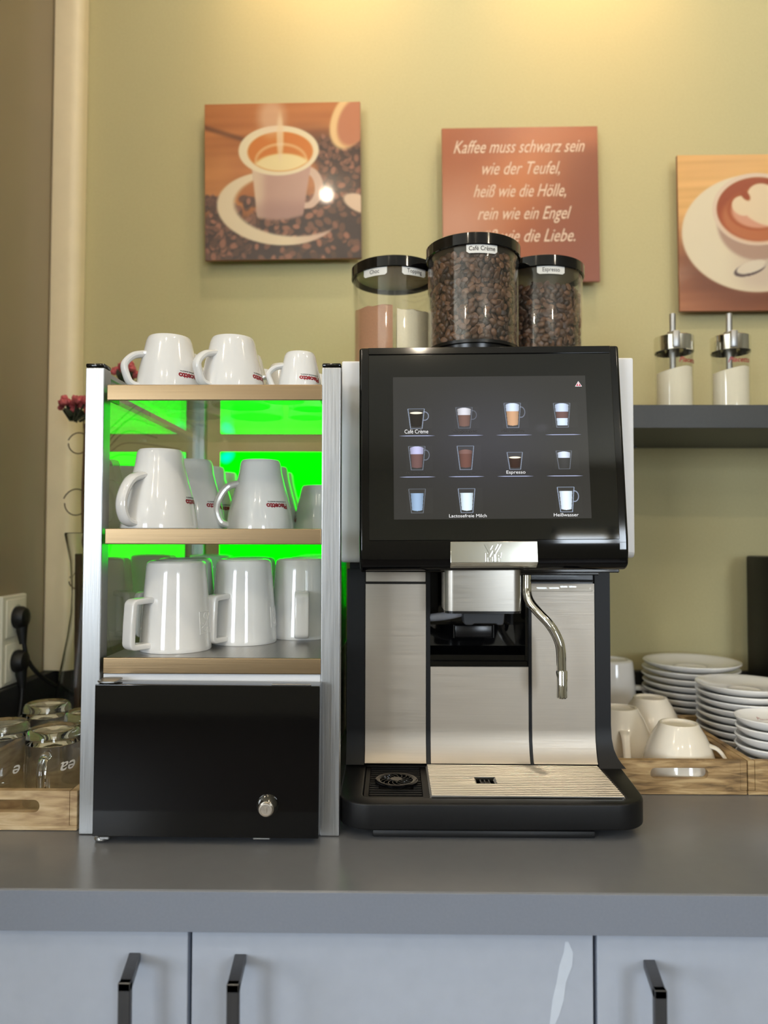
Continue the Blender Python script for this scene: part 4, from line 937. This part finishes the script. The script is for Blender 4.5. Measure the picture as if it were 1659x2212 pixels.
# socket
t = thing('wall_socket', 'white double wall socket with two black plugs in it', 'socket', (LW, 1.2385, .156))
b = bmesh.new(); bx(b, LW+.0003, LW+.010, 1.1985, 1.2785, .0835, .2320, .003, 3); obj('frame', b, M['socket'], t, wn=True)
for zc_ in (.1940, .1210):
    b = bmesh.new(); bx(b, LW+.010, LW+.0125, 1.2085, 1.2685, zc_-.031, zc_+.031, .0012, 2); lathe(b, [(.0218, 0), (.023, .0012), (.0215, .0012), (.0208, -.0002)], LW+.0122, 1.2385, zc_, 28, Matrix.Rotation(PI/2, 4, 'Y')); obj('insert', b, M['socket'], t)
for zc_, lab, pth in ((.1940, 'upper black plug, its cable curving back to the corner', [(0, 0, -.018), (.002, .004, -.052), (.006, .016, -.080), (.018, .045, -.110), (.040, .080, -.138), (.060, .105, -.162), (.075, .110, -.1845)]),
                      (.1210, 'lower black plug, its cable dropping straight down', [(0, 0, -.018), (.001, -.002, -.050), (.002, -.010, -.080), (.006, -.030, -.105), (.02, -.05, -.1130), (.03, -.03, -.1130)])):
    t = thing('power_plug', lab, 'plug', (LW+.013, 1.2385, zc_), 'plugs in the wall socket')
    b = bmesh.new(); lathe(b, [(0, .0), (.0185, 0), (.0192, .003), (.0185, .010), (.0155, .016), (.010, .0185), (0, .019)], LW+.0130, 1.2385, zc_, 28, Matrix.Rotation(PI/2, 4, 'Y'))
    sweep(b, [(LW+.022, 1.2385, zc_-.004), (LW+.022, 1.2385, zc_-.022), (LW+.024, 1.2390, zc_-.044)], [.0105, .009, .0055], [.009, .008, .0055], seg=12); obj('plug_body', b, M['rubber'], t)
    b = bmesh.new(); sweep(b, smooth_path([(LW+.024+a, 1.2385+c, zc_-.02+d+.018) for a, c, d in pth], 6), .0036, .0036, seg=10); obj('cable', b, M['rubber'], t)
# vase with curly twigs and pink flowers
t = thing('glass_vase', 'slender clear glass vase in the left corner behind the rack', 'vase', (-.508, 1.235, 0))
vx, vy = -.508, 1.235
b = bmesh.new(); pr = [(0, .004), (.030, .004), (.044, .030), (.0475, .060), (.042, .105), (.031, .165), (.026, .205), (.025, .240), (.028, .290), (.037, .335)]
lathe(b, [(0, .0005)]+[(r+.0022, z-.002) for r, z in pr[1:]]+[(.0385, .336)]+pr[::-1], vx, vy, 0, 44); obj('body', b, M['glass'], t)
t2 = thing('flower_stems', 'brown curly twigs with pink flowers standing in the vase', 'flowers', (vx, vy, .006))
b = bmesh.new(); rr = random.Random(3)
ST = [(-.012, .005, .52), (.035, -.01, .585), (.01, .01, .50)]
for dx, dy, hh in ST:
    sweep(b, smooth_path([(vx+dx*.2, vy, .008), (vx+dx*.1+.004, vy+dy*.3, .2), (vx+dx*.6-.006, vy+dy*.6, .36), (vx+dx, vy+dy, hh)], 6), .0024, .0024, seg=8)
for k, z in enumerate((.255, .32, .385, .43, .485, .52)):
    cx_ = vx-.012; sg = -1 if k % 2 == 0 else 1; rd = .014+.004*(k % 3)
    sweep(b, [(cx_+sg*rd*.6+sg*rd*math.cos(a)*(1-.06*a), vy+.01*math.sin(a*.7), z+rd*1.25*math.sin(a)*(1-.06*a)) for a in np.linspace(PI*.1, PI*2.0, 22)], .0010, .0010, seg=6)
for k in range(7):
    a = rr.uniform(0, 6.28); sweep(b, smooth_path([(vx+.03, vy, .45+.01*k), (vx+.07+.02*math.cos(a), vy+.02, .45+.02*k), (vx+.12+.03*math.sin(a), vy+.03, .44+.02*k)], 4), .0011, .0011, seg=6)
sweep(b, [(vx-.013, vy-.006, .01), (vx-.016, vy-.004, .30)], .006, .006, seg=10)
obj('stem', b, M['twig'], t2)
def bloom(cx, cy, cz, n, spread):
    b = bmesh.new(); g = bmesh.new()
    for k in range(n):
        x, y, z = rr.gauss(0, spread), rr.gauss(0, spread*.6), rr.gauss(0, spread*.32); x = max(-1.8*spread, min(1.8*spread, x)); x0 = x
        z -= (x/spread)**2*.004
        q = Euler((rr.uniform(-1, 1), rr.uniform(-1, 1), rr.uniform(0, 6))).to_matrix().to_4x4(); s = rr.uniform(.8, 1.25)
        for p in range(5):
            lathe(b, [(0, 0), (.0035*s, .0012), (.0045*s, .004), (.0035*s, .0075), (0, .0095*s)], cx+x, cy+y, cz+z, 7, q @ Matrix.Rotation(p*1.26, 4, 'Z') @ Matrix.Rotation(.8, 4, 'X'))
        if k % 2 == 0: sweep(g, [(cx+x*.3, cy+y, cz-.028), (cx+x, cy+y, cz+z-.004)], .0016, .0016, seg=5)
    for k in range(8): lathe(g, [(0, 0), (.004, .003), (.0055, .009), (.003, .016), (0, .021)], cx+rr.uniform(-spread, spread), cy+rr.uniform(-.01, .01), cz-.022, 6, Euler((rr.uniform(-1.4, 1.4), rr.uniform(-1, 1), 0)).to_matrix().to_4x4())
    obj('blossom', b, M['pink'], t2, label='cluster of pink petals'); obj('leaf', g, M['leaf'], t2)
bloom(-.538, 1.235, .552, 26, .017); bloom(-.452, 1.240, .615, 16, .012)
# ================================================================== RIGHT SIDE: WALL SHELF AND SUGAR SHAKERS
t = thing('wall_shelf', 'dark grey floating wall shelf at the right of the machine', 'shelf', (.62, BW, .50))
b = bmesh.new(); bx(b, .262, 1.30, 1.140, BW-.0005, .4985, .5345, .001, 2); obj('board', b, M['handle'] if False else mat('shelf_laminate', lin(56, 58, 58), .45, noise=.05, scale=(200, 200, 200)), t, wn=True)
for xx in (.42, .9):
    b = bmesh.new(); bx(b, xx, xx+.03, BW-.030, BW-.0004, .4955, .4985); obj('bracket', b, M['smoke'], t)
def shaker(x, y, sgn, label, ang):
    z0 = .5347; R_ = .0295; t = thing('sugar_shaker', label, 'sugar shaker', (x, y, z0), 'sugar shakers on the wall shelf')
    b = bmesh.new(); lathe(b, [(0, z0+.0005), (R_, z0+.0005), (R_, z0+.097), (R_-.0022, z0+.097), (R_-.0022, z0+.003), (0, z0+.003)], x, y, 0, 44); obj('jar', b, M['clear2'], t)
    b = bmesh.new(); lathe(b, [(0, z0+.121), (.012, z0+.1215), (R_-.001, z0+.1205), (R_+.0015, z0+.119), (R_+.0015, z0+.0955), (R_+.0003, z0+.0945), (R_+.0003, z0+.118), (0, z0+.118)], x, y, 0, 44); obj('lid', b, M['chrome'], t)
    b = bmesh.new(); sweep(b, [(x-.004, y-.004, z0+.055), (x-.003, y-.003, z0+.158)], .0050, .0050, seg=16); lathe(b, [(.010, z0+.1215), (.0085, z0+.128), (.0055, z0+.128)], x-.003, y-.003, 0, 20)
    bx(b, x-.013, x-.002, y-R_-.003, y-R_+.012, z0+.097, z0+.124, .002, 2); obj('spout', b, M['alu'], t)
    b = bmesh.new(); logo(b, lambda z: R_, math.radians(270+ang), .074, .038, .008, 'Piacetto', .02, 1, .35); b.transform(Matrix.Translation((x, y, z0))); obj('lettering', b, M['red'], t)
    b = bmesh.new(); n = 36; rr_ = R_-.0026; top = []; bot = []
    for i in range(n):
        a = 2*PI*i/n; top.append(b.verts.new((x+rr_*math.cos(a), y+rr_*math.sin(a), z0+.067+(.006*min(math.cos(a), .3) if True else 0)))); bot.append(b.verts.new((x+rr_*math.cos(a), y+rr_*math.sin(a), z0+.0034)))
    c = b.verts.new((x+.006, y, z0+.0705))
    for i in range(n): j = (i+1) % n; b.faces.new((top[i], bot[i], bot[j], top[j])); b.faces.new((top[i], top[j], c))
    b.faces.new(bot); bmesh.ops.recalc_face_normals(b, faces=b.faces[:]); o = obj('sugar', b, M['sugar'], None, (x, y, z0+.0034))
    tag(o, 'white sugar in the %s shaker' % ('left' if sgn < 0 else 'right'), 'sugar', None, 'stuff')
shaker(.4562, 1.200, -1, 'left sugar shaker with metal spout on the dark wall shelf', 30)
shaker(.5474, 1.200, 1, 'right sugar shaker with metal spout on the dark wall shelf', 5)
t = thing('appliance', 'black box-shaped appliance just entering at the right edge', 'appliance', (.75, 1.33, 0))
b = bmesh.new(); bx(b, .6490, .85, 1.285, 1.374, .0005, .297, .004, 2); obj('housing', b, M['black'], t)
b = bmesh.new(); bx(b, .665, .835, 1.2835, 1.2855, .06, .28, .0008, 1); obj('front_plate', b, M['gloss_black'], t)
# ceiling fittings for the lamps
DL = ['just behind the viewer to the left', 'right above the worktop edge', 'far left behind the viewer', 'far right above the worktop edge', 'second row left', 'second row middle', 'second row right', 'by the left window', 'by the right window', 'washing the wall above the cup print', 'washing the wall above the verse print', 'close to the wall above the cup print', 'close to the wall above the verse print']
for i, (x, y) in enumerate(DOWN+[(-.13, .98), (.38, .98), (-.14, 1.22), (.37, 1.22)]):
    b = bmesh.new(); lathe(b, [(.034, 0), (.046, -.001), (.048, -.004), (.046, -.006), (.036, -.006), (.034, 0)], x, y, CEIL-CT, 28)
    t = obj('ceiling_downlight', b, M['alu'], None, (x, y, CEIL-CT)); tag(t, 'round ceiling downlight, ' + DL[i], 'light', 'ceiling downlights')
